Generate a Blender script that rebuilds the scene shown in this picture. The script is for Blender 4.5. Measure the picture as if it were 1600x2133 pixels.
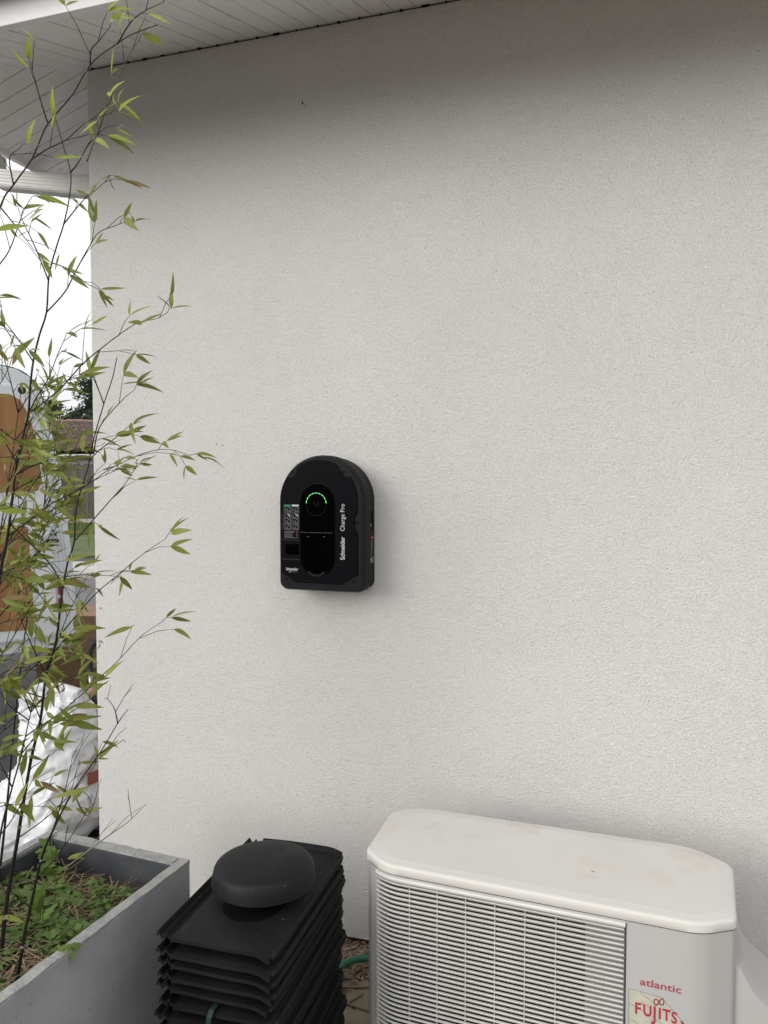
import bpy, bmesh, math, random
from mathutils import Vector, Matrix, noise
R = math.radians
for o in list(bpy.data.objects): bpy.data.objects.remove(o)
scene = bpy.context.scene
COL = scene.collection

# ------------------------------------------------------------------ camera, sky, sun, exposure
cd = bpy.data.cameras.new('camera'); cam = bpy.data.objects.new('camera', cd); COL.objects.link(cam)
cam.location = (0, -2.46, 1.58)
cam.rotation_euler = (R(90 - 2.38), 0, R(17.4))
cd.sensor_fit = 'HORIZONTAL'; cd.sensor_width = 36; cd.lens = 36; cd.clip_start = .02; cd.clip_end = 600
scene.camera = cam

SUN_EL, SUN_AZ = 19, -38          # azimuth measured from the wall's outward normal, towards the left corner
world = bpy.data.worlds.new('World'); scene.world = world; world.use_nodes = True
nt = world.node_tree; nt.nodes.clear()
wo = nt.nodes.new('ShaderNodeOutputWorld'); bg = nt.nodes.new('ShaderNodeBackground')
sky = nt.nodes.new('ShaderNodeTexSky'); sky.sky_type = 'NISHITA'; sky.sun_disc = False
sky.sun_elevation = R(SUN_EL); sky.sun_rotation = R(180 + 38); sky.dust_density = 3.0; sky.air_density = 1.0
hs = nt.nodes.new('ShaderNodeHueSaturation'); hs.inputs['Saturation'].default_value = .12
mx = nt.nodes.new('ShaderNodeMixRGB'); mx.inputs['Fac'].default_value = .72
mx.inputs['Color2'].default_value = (12.0, 12.15, 12.4, 1)      # even cloud layer over the clear sky
nt.links.new(sky.outputs[0], hs.inputs['Color']); nt.links.new(hs.outputs[0], mx.inputs['Color1'])
wtc = nt.nodes.new('ShaderNodeTexCoord'); wsx = nt.nodes.new('ShaderNodeSeparateXYZ'); wmr = nt.nodes.new('ShaderNodeMapRange')
wmr.inputs[1].default_value = 0; wmr.inputs[2].default_value = 1; wmr.inputs[3].default_value = .8; wmr.inputs[4].default_value = 1.5
wml = nt.nodes.new('ShaderNodeVectorMath'); wml.operation = 'SCALE'
nt.links.new(wtc.outputs['Generated'], wsx.inputs[0]); nt.links.new(wsx.outputs['Z'], wmr.inputs[0]); nt.links.new(mx.outputs[0], wml.inputs[0]); nt.links.new(wmr.outputs[0], wml.inputs['Scale'])
nt.links.new(wml.outputs[0], bg.inputs['Color']); bg.inputs['Strength'].default_value = .1
nt.links.new(bg.outputs[0], wo.inputs['Surface'])

sl = bpy.data.lights.new('sun', 'SUN'); sl.energy = 1.25; sl.angle = R(32); sl.color = (1, .965, .92)
so = bpy.data.objects.new('sun', sl); COL.objects.link(so)
ce = math.cos(R(SUN_EL))
sd = Vector((math.sin(R(SUN_AZ)) * ce, -math.cos(R(SUN_AZ)) * ce, math.sin(R(SUN_EL))))   # towards the sun
so.rotation_euler = (-sd).to_track_quat('-Z', 'Y').to_euler(); so.location = (-4, -8, 9)
vs = scene.view_settings; vs.view_transform = 'Standard'; vs.look = 'None'; vs.gamma = 1; vs.exposure = 0.21

# ------------------------------------------------------------------ helpers
random.seed(11)
rnd = random.random
def uni(a, b): return a + (b - a) * rnd()

def link_obj(name, me, parent=None, loc=None):
    o = bpy.data.objects.new(name, me); COL.objects.link(o)
    if parent is not None: o.parent = parent
    if loc is not None: o.location = loc
    return o
def mesh(name, verts, faces, mat=None, parent=None, loc=None, smooth=False):
    me = bpy.data.meshes.new(name); me.from_pydata([tuple(v) for v in verts], [], faces); me.update()
    if mat: me.materials.append(mat)
    if smooth: me.polygons.foreach_set('use_smooth', [True] * len(me.polygons))
    return link_obj(name, me, parent, loc)
def bmobj(name, bm, mat=None, parent=None, loc=None, smooth=False):
    bmesh.ops.recalc_face_normals(bm, faces=bm.faces)
    me = bpy.data.meshes.new(name); bm.to_mesh(me); bm.free()
    if mat: me.materials.append(mat)
    if smooth: me.polygons.foreach_set('use_smooth', [True] * len(me.polygons))
    return link_obj(name, me, parent, loc)
def thing(name, label, cat, loc=(0, 0, 0), rz=0, group=None):
    o = bpy.data.objects.new(name, None); COL.objects.link(o); o.location = loc; o.rotation_euler = (0, 0, rz)
    o.empty_display_size = .1
    return tag(o, label, cat, group)
def tag(o, label, cat, group=None):
    o['label'] = label; o['category'] = cat
    if group: o['group'] = group
    return o
def kind(o, k): o['kind'] = k; return o
def add_box(bm, x0, x1, y0, y1, z0, z1, bev=0, seg=2, M=None):
    r = bmesh.ops.create_cube(bm, size=1)
    S = Matrix.LocRotScale(Vector(((x0+x1)/2, (y0+y1)/2, (z0+z1)/2)), None, Vector((abs(x1-x0), abs(y1-y0), abs(z1-z0))))
    bmesh.ops.transform(bm, matrix=S, verts=r['verts'])
    vs_ = r['verts']
    if bev:
        es = list({e for v in vs_ for e in v.link_edges})
        q = bmesh.ops.bevel(bm, geom=es, offset=bev, segments=seg, profile=.6, affect='EDGES')
        vs_ = list({v for f in q['faces'] for v in f.verts} | {v for v in vs_ if v.is_valid})
    if M is not None: bmesh.ops.transform(bm, matrix=M, verts=vs_)
def box(name, x0, x1, y0, y1, z0, z1, mat, parent=None, bev=0, loc=None, seg=2):
    bm = bmesh.new(); add_box(bm, x0, x1, y0, y1, z0, z1, bev, seg); return bmobj(name, bm, mat, parent, loc)
def tube_data(pts, rad, n=8, caps=True):
    pts = [Vector(p) for p in pts]; m = len(pts)
    rads = rad if isinstance(rad, (list, tuple)) else [rad] * m
    V = []; Fc = []; prev = None
    for i, p in enumerate(pts):
        t = (pts[min(i+1, m-1)] - pts[max(i-1, 0)]).normalized()
        if prev is None:
            a = t.cross(Vector((0, 0, 1)));
            if a.length < .05: a = t.cross(Vector((1, 0, 0)))
            a.normalize()
        else:
            a = (prev - t * prev.dot(t)).normalized()
        prev = a; b = t.cross(a)
        for k in range(n):
            w = 2 * math.pi * k / n
            V.append(p + (a * math.cos(w) + b * math.sin(w)) * rads[i])
    for i in range(m-1):
        for k in range(n):
            k2 = (k+1) % n; Fc.append((i*n+k, i*n+k2, (i+1)*n+k2, (i+1)*n+k))
    if caps:
        Fc.append(tuple(range(n-1, -1, -1))); Fc.append(tuple((m-1)*n+k for k in range(n)))
    return V, Fc
def tube(name, pts, rad, mat, parent=None, n=8, loc=None):
    V, Fc = tube_data(pts, rad, n); return mesh(name, V, Fc, mat, parent, loc, smooth=True)
def smooth_path(pts, sub=4):
    pts = [Vector(p) for p in pts]; out = []
    for i in range(len(pts)-1):
        p0 = pts[max(i-1, 0)]; p1 = pts[i]; p2 = pts[i+1]; p3 = pts[min(i+2, len(pts)-1)]
        for k in range(sub):
            t = k / sub
            out.append(.5*((2*p1)+(p2-p0)*t+(2*p0-5*p1+4*p2-p3)*t*t+(3*p1-p0-3*p2+p3)*t**3))
    out.append(pts[-1]); return out
def prism_xz(name, pts, y0, y1, mat, parent=None, loc=None, bev=0):
    """polygon in x,z extruded along y (y1 is the front face)"""
    n = len(pts); V = [(x, y0, z) for x, z in pts] + [(x, y1, z) for x, z in pts]
    Fc = [tuple(range(n)), tuple(range(2*n-1, n-1, -1))] + [(i, (i+1) % n, n+(i+1) % n, n+i) for i in range(n)]
    bm = bmesh.new(); bv = [bm.verts.new(v) for v in V]; fs = [bm.faces.new([bv[i] for i in f]) for f in Fc]
    if bev:
        bmesh.ops.recalc_face_normals(bm, faces=bm.faces)
        es = list(fs[1].edges); bmesh.ops.bevel(bm, geom=es, offset=bev, segments=2, profile=.6, affect='EDGES')
    return bmobj(name, bm, mat, parent, loc)
def rings(name, loops, mat, parent=None, loc=None, cap0=True, cap1=True, smooth=False):
    n = len(loops[0]); V = [p for l in loops for p in l]; Fc = []
    for i in range(len(loops)-1):
        for k in range(n):
            k2 = (k+1) % n; Fc.append((i*n+k, i*n+k2, (i+1)*n+k2, (i+1)*n+k))
    if cap0: Fc.append(tuple(range(n-1, -1, -1)))
    if cap1: Fc.append(tuple((len(loops)-1)*n+k for k in range(n)))
    bm = bmesh.new(); bv = [bm.verts.new(v) for v in V]
    for f in Fc: bm.faces.new([bv[i] for i in f])
    return bmobj(name, bm, mat, parent, loc, smooth)
def auto_smooth(o, ang=35):
    me = o.data
    me.polygons.foreach_set('use_smooth', [True]*len(me.polygons))
    me.set_sharp_from_angle(angle=R(ang)); return o
def text_mesh(name, body, size, mat, parent, loc, rot=(math.pi/2, 0, 0), sx=1, bold=0, ext=.0003, align='LEFT', spacing=1.0, shear=0):
    cu = bpy.data.curves.new(name, 'FONT'); cu.body = body; cu.size = size; cu.extrude = ext; cu.offset = bold
    cu.align_x = align; cu.space_character = spacing; cu.resolution_u = 3; cu.shear = shear
    t = bpy.data.objects.new('tmp', cu); COL.objects.link(t)
    dg = bpy.context.evaluated_depsgraph_get(); dg.update()
    me = bpy.data.meshes.new_from_object(t.evaluated_get(dg)); me.name = name
    bpy.data.objects.remove(t); bpy.data.curves.remove(cu)
    me.materials.clear(); me.materials.append(mat)
    o = link_obj(name, me, parent, loc); o.rotation_euler = rot; o.scale = (sx, 1, 1); return o

# ------------------------------------------------------------------ materials
def srgb(r, g, b):
    f = lambda c: (c/255/12.92) if c/255 <= .04045 else ((c/255+.055)/1.055)**2.4
    return (f(r), f(g), f(b))
def mat(name, c1, c2=None, rough=.6, scale=5, detail=4, bump=0, bscale=40, spec=.5, lo=.35, hi=.65, metal=0,
        c3=None, s3=60, t3=.62, rnd_obj=0, trans=0, coord='Object', bdist=.01, mapscale=None):
    m = bpy.data.materials.new(name); m.use_nodes = True; T = m.node_tree; N = T.nodes; L = T.links
    b = N['Principled BSDF']; b.inputs['Roughness'].default_value = rough; b.inputs['Metallic'].default_value = metal
    b.inputs['Specular IOR Level'].default_value = spec
    tc = N.new('ShaderNodeTexCoord'); co = tc.outputs[coord]
    if mapscale:
        mp = N.new('ShaderNodeMapping'); mp.inputs['Scale'].default_value = mapscale; L.new(co, mp.inputs[0]); co = mp.outputs[0]
    out = None
    if c2 is None: c2 = tuple(x*.86 for x in c1)
    nz = N.new('ShaderNodeTexNoise'); nz.inputs['Scale'].default_value = scale; nz.inputs['Detail'].default_value = detail
    L.new(co, nz.inputs['Vector'])
    rp = N.new('ShaderNodeMapRange'); rp.inputs[1].default_value = lo; rp.inputs[2].default_value = hi
    L.new(nz.outputs['Fac'], rp.inputs[0])
    mxx = N.new('ShaderNodeMixRGB'); mxx.inputs[1].default_value = (*c1, 1); mxx.inputs[2].default_value = (*c2, 1)
    L.new(rp.outputs[0], mxx.inputs[0]); out = mxx.outputs[0]
    if c3:
        n3 = N.new('ShaderNodeTexNoise'); n3.inputs['Scale'].default_value = s3; n3.inputs['Detail'].default_value = 3
        L.new(co, n3.inputs['Vector'])
        r3 = N.new('ShaderNodeMapRange'); r3.inputs[1].default_value = t3; r3.inputs[2].default_value = t3+.06
        L.new(n3.outputs['Fac'], r3.inputs[0])
        m3 = N.new('ShaderNodeMixRGB'); m3.inputs[2].default_value = (*c3, 1); L.new(out, m3.inputs[1]); L.new(r3.outputs[0], m3.inputs[0])
        out = m3.outputs[0]
    if rnd_obj:
        oi = N.new('ShaderNodeObjectInfo'); h = N.new('ShaderNodeHueSaturation')
        v = N.new('ShaderNodeMapRange'); v.inputs[3].default_value = 1-rnd_obj; v.inputs[4].default_value = 1+rnd_obj
        L.new(oi.outputs['Random'], v.inputs[0]); L.new(v.outputs[0], h.inputs['Value']); L.new(out, h.inputs['Color']); out = h.outputs[0]
    L.new(out, b.inputs['Base Color'])
    if bump:
        nb = N.new('ShaderNodeTexNoise'); nb.inputs['Scale'].default_value = bscale; nb.inputs['Detail'].default_value = 3
        L.new(co, nb.inputs['Vector'])
        bp = N.new('ShaderNodeBump'); bp.inputs['Strength'].default_value = bump; bp.inputs['Distance'].default_value = bdist
        L.new(nb.outputs['Fac'], bp.inputs['Height']); L.new(bp.outputs[0], b.inputs['Normal'])
    if trans:
        tr = N.new('ShaderNodeBsdfTranslucent'); L.new(out, tr.inputs['Color'])
        ms = N.new('ShaderNodeMixShader'); ms.inputs[0].default_value = trans
        L.new(b.outputs[0], ms.inputs[1]); L.new(tr.outputs[0], ms.inputs[2]); L.new(ms.outputs[0], N['Material Output'].inputs['Surface'])
    return m
def emit(name, c, s):
    m = bpy.data.materials.new(name); m.use_nodes = True; b = m.node_tree.nodes['Principled BSDF']
    b.inputs['Base Color'].default_value = (0, .05, 0, 1); b.inputs['Emission Color'].default_value = (*c, 1); b.inputs['Emission Strength'].default_value = s
    return m

def render_mat():
    """fine scraped render: small rounded grains with worm-like pits, faint stains"""
    m = bpy.data.materials.new('render_coat'); m.use_nodes = True; T = m.node_tree; N = T.nodes; L = T.links
    b = N['Principled BSDF']; b.inputs['Roughness'].default_value = .92; b.inputs['Specular IOR Level'].default_value = .2
    tc = N.new('ShaderNodeTexCoord'); co = tc.outputs['Object']
    mp = N.new('ShaderNodeMapping'); mp.inputs['Scale'].default_value = (.78, 1, 1.15); L.new(co, mp.inputs[0])
    mm = N.new('ShaderNodeTexNoise'); mm.inputs['Scale'].default_value = 215; mm.inputs['Detail'].default_value = 2.0; mm.inputs['Roughness'].default_value = .6; mm.inputs['Distortion'].default_value = .9
    L.new(mp.outputs[0], mm.inputs['Vector'])
    big = N.new('ShaderNodeTexNoise'); big.inputs['Scale'].default_value = 3; big.inputs['Detail'].default_value = 3; L.new(co, big.inputs['Vector'])
    st = N.new('ShaderNodeMapRange'); st.inputs[1].default_value = .3; st.inputs[2].default_value = .7; st.inputs[3].default_value = .95; st.inputs[4].default_value = 1.0
    L.new(big.outputs['Fac'], st.inputs[0])
    bp = N.new('ShaderNodeBump'); bp.inputs['Distance'].default_value = .0070; L.new(st.outputs[0], bp.inputs['Strength']); L.new(mm.outputs[0], bp.inputs['Height'])
    L.new(bp.outputs[0], b.inputs['Normal'])
    # colour: pale warm grey, faint stains, shade of the pits painted in, thin specks of dirt
    c = N.new('ShaderNodeMixRGB'); c.inputs[1].default_value = (*WALL1, 1); c.inputs[2].default_value = (*WALL2, 1)
    r1 = N.new('ShaderNodeMapRange'); r1.inputs[1].default_value = .35; r1.inputs[2].default_value = .7; L.new(big.outputs['Fac'], r1.inputs[0]); L.new(r1.outputs[0], c.inputs[0])
    pit_shade = N.new('ShaderNodeMapRange'); pit_shade.inputs[1].default_value = .46; pit_shade.inputs[2].default_value = .28; pit_shade.inputs[3].default_value = 0; pit_shade.inputs[4].default_value = .36
    L.new(mm.outputs[0], pit_shade.inputs[0])
    c2 = N.new('ShaderNodeMixRGB'); c2.inputs[2].default_value = (.40, .385, .36, 1); L.new(c.outputs[0], c2.inputs[1]); L.new(pit_shade.outputs[0], c2.inputs[0])
    sp = N.new('ShaderNodeTexNoise'); sp.inputs['Scale'].default_value = 85; sp.inputs['Detail'].default_value = 1; L.new(co, sp.inputs['Vector'])
    rs = N.new('ShaderNodeMapRange'); rs.inputs[1].default_value = .78; rs.inputs[2].default_value = .84; L.new(sp.outputs['Fac'], rs.inputs[0])
    c3 = N.new('ShaderNodeMixRGB'); c3.inputs[2].default_value = (.12, .1, .08, 1); L.new(c2.outputs[0], c3.inputs[1]); L.new(rs.outputs[0], c3.inputs[0])
    L.new(c3.outputs[0], b.inputs['Base Color'])
    return m
WALL1 = (.742, .725, .698); WALL2 = (.732, .717, .692)
M = {}
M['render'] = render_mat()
M['pvc'] = mat('white_pvc', (.82, .82, .815), (.74, .74, .73), rough=.45, scale=3, c3=(.6, .59, .57), s3=14, t3=.70)
M['pvc_groove'] = mat('groove_shadow_gap', (.10, .10, .095), rough=.8)
M['gutter'] = mat('gutter_pvc', (.30, .29, .28), (.22, .215, .20), rough=.5, scale=6)
M['pipe'] = mat('downpipe_pvc', (.72, .71, .68), (.62, .61, .58), rough=.5, scale=9)
M['asphalt'] = mat('asphalt', (.055, .053, .055), (.085, .082, .082), rough=.95, scale=1.2, bump=.8, bscale=130, c3=(.16, .155, .15), s3=170, t3=.62)
M['road'] = mat('road_asphalt', (.11, .105, .105), (.15, .145, .14), rough=.95, scale=.8, bump=.5, bscale=90)
M['kerb'] = mat('kerb_concrete', (.42, .40, .37), (.33, .32, .30), rough=.9, scale=2)
M['patio'] = mat('patio_earth', (.24, .20, .15), (.14, .115, .085), rough=.95, scale=3, bump=.7, bscale=60, c3=(.33, .29, .22), s3=25, t3=.6)
M['lawn'] = mat('lawn_soil', (.05, .075, .02), (.08, .10, .03), rough=.95, scale=1.5)
M['grass'] = mat('grass_blades', (.085, .13, .028), (.14, .17, .05), rough=.8, scale=1.2, trans=.25)
M['charger_bezel'] = mat('charger_bezel_plastic', (.0085, .0088, .0098), (.007, .0073, .008), rough=.55, scale=20, spec=.2)
M['charger_shell'] = mat('charger_shell_plastic', (.0125, .012, .012), rough=.65, scale=20, spec=.2)
M['charger_plate'] = mat('charger_plate_plastic', (.0026, .0029, .0043), (.0021, .0024, .0037), rough=.6, scale=12, spec=.08)
M['charger_pod'] = mat('charger_gloss_black', (.0006, .0006, .0007), rough=.35, scale=12, spec=.015)
M['charger_screen'] = mat('charger_screen_glass', (.0005, .0005, .0005), rough=.4, spec=.01)
M['seam'] = mat('charger_seam_grey', (.09, .09, .085), rough=.5, spec=.4)
M['seam_dark'] = mat('charger_seam_dark', (.002, .002, .002), rough=.8, spec=.1)
M['print_white'] = mat('white_print', (.62, .62, .63), rough=.6, scale=50, spec=.3)
M['print_dim'] = mat('dim_white_print', (.22, .22, .23), rough=.6, spec=.3)
M['print_green'] = mat('green_print', (.03, .26, .09), rough=.6, spec=.3)
M['print_orange'] = mat('orange_print', (.6, .2, .08), rough=.6)
M['print_red'] = mat('red_print', (.55, .06, .07), rough=.6)
M['led'] = emit('led_green', (.06, .62, .09), .55)
M['led_bright'] = emit('led_green_bright', (.25, 1, .32), .95)
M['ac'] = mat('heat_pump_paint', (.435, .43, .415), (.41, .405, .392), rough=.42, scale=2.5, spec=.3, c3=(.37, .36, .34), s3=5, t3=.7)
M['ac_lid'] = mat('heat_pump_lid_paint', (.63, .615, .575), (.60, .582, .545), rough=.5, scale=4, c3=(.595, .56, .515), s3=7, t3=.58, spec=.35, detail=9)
M['ac_grille'] = mat('grille_plastic', (.68, .665, .63), (.60, .585, .55), rough=.45, scale=8)
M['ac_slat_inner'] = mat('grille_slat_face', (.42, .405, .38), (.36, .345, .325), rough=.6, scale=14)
M['ac_dark'] = mat('fan_housing_dark', (.02, .02, .02), rough=.8)
M['ac_panel'] = mat('inner_panel', (.46, .45, .43), (.40, .39, .38), rough=.6, scale=4)
M['crimson'] = mat('crimson_print', (.40, .028, .055), (.34, .025, .05), rough=.5, scale=60)
M['sticker'] = mat('aged_sticker_film', (.50, .49, .40), (.44, .43, .36), rough=.35, scale=25, c3=(.36, .34, .26), s3=30, t3=.62)
M['crack'] = mat('sticker_crack', (.16, .15, .12), rough=.7)
M['tile'] = mat('black_roof_tile', (.0062, .0062, .007), (.011, .011, .0115), rough=.6, scale=9, detail=9, bump=.15, bscale=350, bdist=.002, c3=(.24, .235, .23), s3=190, t3=.715, spec=.2)
M['tile_cap'] = mat('black_vent_cap', (.0072, .0072, .008), (.028, .027, .026), rough=.55, scale=11, detail=10, lo=.53, hi=.85, bump=.12, bscale=300, bdist=.002, c3=(.30, .29, .28), s3=150, t3=.735, spec=.25)
M['strap'] = mat('green_strap', (.012, .028, .023), (.02, .04, .034), rough=.5, scale=40, spec=.2)
M['planter'] = mat('planter_fibre_cement', (.27, .272, .29), (.37, .372, .39), rough=.75, scale=4, detail=10, bump=.3, bscale=120, bdist=.003, c3=(.22, .22, .23), s3=70, t3=.66, spec=.3)
M['planter_rim'] = mat('planter_rim_weathered', (.25, .255, .26), (.34, .34, .32), rough=.9, scale=30, detail=9, bump=.7, bscale=110, bdist=.005, c3=(.34, .335, .22), s3=60, t3=.60)
M['planter_in'] = mat('planter_inside', (.03, .032, .036), (.055, .058, .062), rough=.8, scale=9)
M['soil'] = mat('soil', (.035, .026, .018), (.06, .045, .03), rough=1, scale=20, bump=1, bscale=50)
M['straw'] = mat('straw', (.29, .21, .12), (.15, .105, .062), rough=.9, scale=9)
M['weed'] = mat('weed_leaf', (.06, .115, .018), (.095, .16, .03), rough=.6, scale=9, trans=.3)
M['weed2'] = mat('weed_leaf_bright', (.10, .18, .025), (.14, .21, .04), rough=.55, scale=9, trans=.3)
M['chip'] = mat('wood_chips', (.33, .22, .16), (.22, .145, .095), rough=.9, scale=30)
M['hose'] = mat('green_hose', (.02, .13, .06), (.03, .17, .085), rough=.4, scale=20, c3=(.3, .27, .2), s3=90, t3=.64)
M['slab'] = mat('paving_slab', (.24, .21, .14), (.17, .15, .10), rough=.9, scale=12, c3=(.04, .035, .025), s3=28, t3=.63)
M['culm'] = mat('black_bamboo_culm', (.008, .006, .0055), (.020, .013, .010), rough=.45, scale=18, mapscale=(1, 1, .3), spec=.25)
M['culm_olive'] = mat('olive_bamboo_culm', (.075, .07, .03), (.05, .035, .02), rough=.5, scale=18)
M['node_ring'] = mat('culm_node_ring', (.20, .19, .18), (.1, .09, .085), rough=.7, scale=40)
M['twig'] = mat('dry_twig', (.12, .10, .08), (.2, .17, .13), rough=.8, scale=30)
M['sack'] = mat('woven_white_sack', (.74, .74, .75), (.69, .69, .70), rough=.4, scale=6)
M['card'] = mat('cardboard', (.27, .165, .10), (.23, .14, .085), rough=.85, scale=2)
M['card_dark'] = mat('cardboard_brown', (.19, .115, .062), (.16, .095, .05), rough=.85, scale=2)
M['tape'] = mat('packing_tape', (.36, .26, .19), rough=.4)
M['black_rubber'] = mat('black_foam_grip', (.018, .018, .019), (.025, .025, .026), rough=.8, scale=30, bump=.3, bscale=200)
M['chrome'] = mat('brushed_tube', (.45, .45, .46), rough=.35, metal=.9)
M['pink'] = mat('pink_plastic', (.50, .27, .26), rough=.5)
M['tool_body'] = mat('tool_body_plastic', (.03, .032, .036), rough=.5)
M['teal'] = mat('teal_plastic', (.01, .13, .14), rough=.5)
M['terracotta'] = mat('terracotta', (.22, .06, .035), (.17, .045, .028), rough=.7, scale=14)
M['van'] = mat('van_white_paint', (.74, .77, .79), (.68, .71, .73), rough=.35, scale=3, c3=(.55, .56, .56), s3=8, t3=.68)
M['van_roof'] = mat('van_grey_edge', (.30, .30, .29), rough=.5)
M['rubber'] = mat('door_seal_rubber', (.015, .015, .015), rough=.7)
M['ply'] = mat('plywood_lining', (.36, .185, .07), (.27, .125, .045), rough=.6, scale=3, detail=8, mapscale=(4, 4, .5))
M['yellow'] = mat('yellow_plastic', (.75, .42, .015), rough=.5)
M['reflector'] = mat('red_reflector', (.45, .01, .012), rough=.25)
M['far_wall'] = mat('far_house_wall', (.52, .50, .45), rough=.9)
M['far_tile'] = mat('far_roof_tile', (.075, .055, .045), (.14, .10, .08), rough=.9, scale=3.2, detail=6, c3=(.27, .22, .18), s3=5, t3=.62)
M['ridge_tile'] = mat('far_ridge_tile', (.30, .17, .12), (.22, .13, .10), rough=.9, scale=4)
M['far_gutter'] = mat('far_gutter', (.55, .54, .50), rough=.6)
M['fence'] = mat('weathered_fence', (.085, .072, .068), (.125, .108, .10), rough=.9, scale=2.5, mapscale=(6, 6, .5), rnd_obj=.22)
M['pine'] = mat('pine_needles', (.022, .042, .020), (.038, .062, .028), rough=.9, scale=.9, trans=.12)
M['bark'] = mat('bark', (.075, .05, .036), rough=.9, scale=4)
def crease(m, scale, dist, strength):
    T = m.node_tree; N = T.nodes; L = T.links; b = N['Principled BSDF']
    tc = N.new('ShaderNodeTexCoord'); nz = N.new('ShaderNodeTexNoise'); nz.noise_type = 'RIDGED_MULTIFRACTAL'; nz.inputs['Scale'].default_value = scale; nz.inputs['Detail'].default_value = 3; nz.inputs['Distortion'].default_value = .8
    mp = N.new('ShaderNodeMapping'); mp.inputs['Rotation'].default_value = (.3, .5, .2); mp.inputs['Scale'].default_value = (1, 1, .6); L.new(tc.outputs['Object'], mp.inputs[0]); L.new(mp.outputs[0], nz.inputs['Vector'])
    bp = N.new('ShaderNodeBump'); bp.inputs['Strength'].default_value = strength; bp.inputs['Distance'].default_value = dist; L.new(nz.outputs['Fac'], bp.inputs['Height']); L.new(bp.outputs[0], b.inputs['Normal'])
def leaf_mat(name, a, b_, tip=True):
    m = bpy.data.materials.new(name); m.use_nodes = True; T = m.node_tree; N = T.nodes; L = T.links
    b = N['Principled BSDF']; b.inputs['Roughness'].default_value = .45; b.inputs['Specular IOR Level'].default_value = .35
    oi = N.new('ShaderNodeObjectInfo'); mxx = N.new('ShaderNodeMixRGB'); mxx.inputs[1].default_value = (*a, 1); mxx.inputs[2].default_value = (*b_, 1)
    L.new(oi.outputs['Random'], mxx.inputs[0]); out = mxx.outputs[0]
    tc = N.new('ShaderNodeTexCoord'); sx = N.new('ShaderNodeSeparateXYZ'); L.new(tc.outputs['Object'], sx.inputs[0])
    # pale midrib stripes and a dry tip on some leaves
    wv = N.new('ShaderNodeTexNoise'); wv.inputs['Scale'].default_value = 6; mp = N.new('ShaderNodeMapping'); mp.inputs['Scale'].default_value = (.6, 14, 1)
    L.new(tc.outputs['Object'], mp.inputs[0]); L.new(mp.outputs[0], wv.inputs['Vector'])
    h = N.new('ShaderNodeHueSaturation'); vr = N.new('ShaderNodeMapRange'); vr.inputs[1].default_value = .3; vr.inputs[2].default_value = .7; vr.inputs[3].default_value = .8; vr.inputs[4].default_value = 1.25
    L.new(wv.outputs['Fac'], vr.inputs[0]); L.new(vr.outputs[0], h.inputs['Value']); L.new(out, h.inputs['Color']); out = h.outputs[0]
    if tip:
        fr = N.new('ShaderNodeMath'); fr.operation = 'FRACT'; ml = N.new('ShaderNodeMath'); ml.operation = 'MULTIPLY'; ml.inputs[1].default_value = 7.31
        L.new(oi.outputs['Random'], ml.inputs[0]); L.new(ml.outputs[0], fr.inputs[0])
        th = N.new('ShaderNodeMapRange'); th.inputs[3].default_value = .72; th.inputs[4].default_value = 1.6; L.new(fr.outputs[0], th.inputs[0])
        gt = N.new('ShaderNodeMath'); gt.operation = 'SUBTRACT'; L.new(sx.outputs[0], gt.inputs[0]); L.new(th.outputs[0], gt.inputs[1])
        sc = N.new('ShaderNodeMath'); sc.operation = 'MULTIPLY'; sc.inputs[1].default_value = 9; sc.use_clamp = True; L.new(gt.outputs[0], sc.inputs[0])
        tm = N.new('ShaderNodeMixRGB'); tm.inputs[2].default_value = (.20, .115, .045, 1); L.new(out, tm.inputs[1]); L.new(sc.outputs[0], tm.inputs[0]); out = tm.outputs[0]
    L.new(out, b.inputs['Base Color'])
    tr = N.new('ShaderNodeBsdfTranslucent'); L.new(out, tr.inputs['Color']); ms = N.new('ShaderNodeMixShader'); ms.inputs[0].default_value = .42
    L.new(b.outputs[0], ms.inputs[1]); L.new(tr.outputs[0], ms.inputs[2]); L.new(ms.outputs[0], N['Material Output'].inputs['Surface'])
    return m
crease(M['sack'], 5.0, .05, .6)
M['leaf'] = leaf_mat('bamboo_leaf', (.14, .172, .028), (.275, .30, .062))
M['leaf_yellow'] = leaf_mat('bamboo_leaf_yellow', (.34, .40, .06), (.27, .34, .06))
M['leaf_dry'] = leaf_mat('bamboo_leaf_dry', (.36, .27, .13), (.22, .14, .07), tip=False)

# ------------------------------------------------------------------ setting: ground, road, lawn
GZ = -.04
TH = R(17.4)
def W(X, Z, z=0):                         # a point X metres right and Z metres ahead along the street axis
    return Vector((X*math.cos(TH) - Z*math.sin(TH), -2.46 + X*math.sin(TH) + Z*math.cos(TH), z))
def sheet(name, X0, X1, Z0, Z1, z, m, skirt=0):
    a = [W(X0, Z0, z), W(X1, Z0, z), W(X1, Z1, z), W(X0, Z1, z)]; Fc = [(0, 1, 2, 3)]
    if skirt:
        a += [p - Vector((0, 0, skirt)) for p in a[:4]]; Fc += [(0, 4, 5, 1), (1, 5, 6, 2), (2, 6, 7, 3), (3, 7, 4, 0)]
    return kind(mesh(name, a, Fc, m), 'structure')
kind(mesh('ground', [(-260, -260, GZ), (260, -260, GZ), (260, 260, GZ), (-260, 260, GZ)], [(0, 1, 2, 3)], M['asphalt']), 'structure')
kind(mesh('garden_path', [(-1.9, -9, GZ+.004), (9, -9, GZ+.004), (9, .05, GZ+.004), (-1.9, .05, GZ+.004)], [(0, 1, 2, 3)], M['patio']), 'structure')
sheet('road', -60, 40, 5.6+1.6, 12.4, GZ+.004, M['road'])
sheet('pavement', -60, 40, 12.5, 14.3, GZ+.10, M['kerb'], .12)
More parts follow.
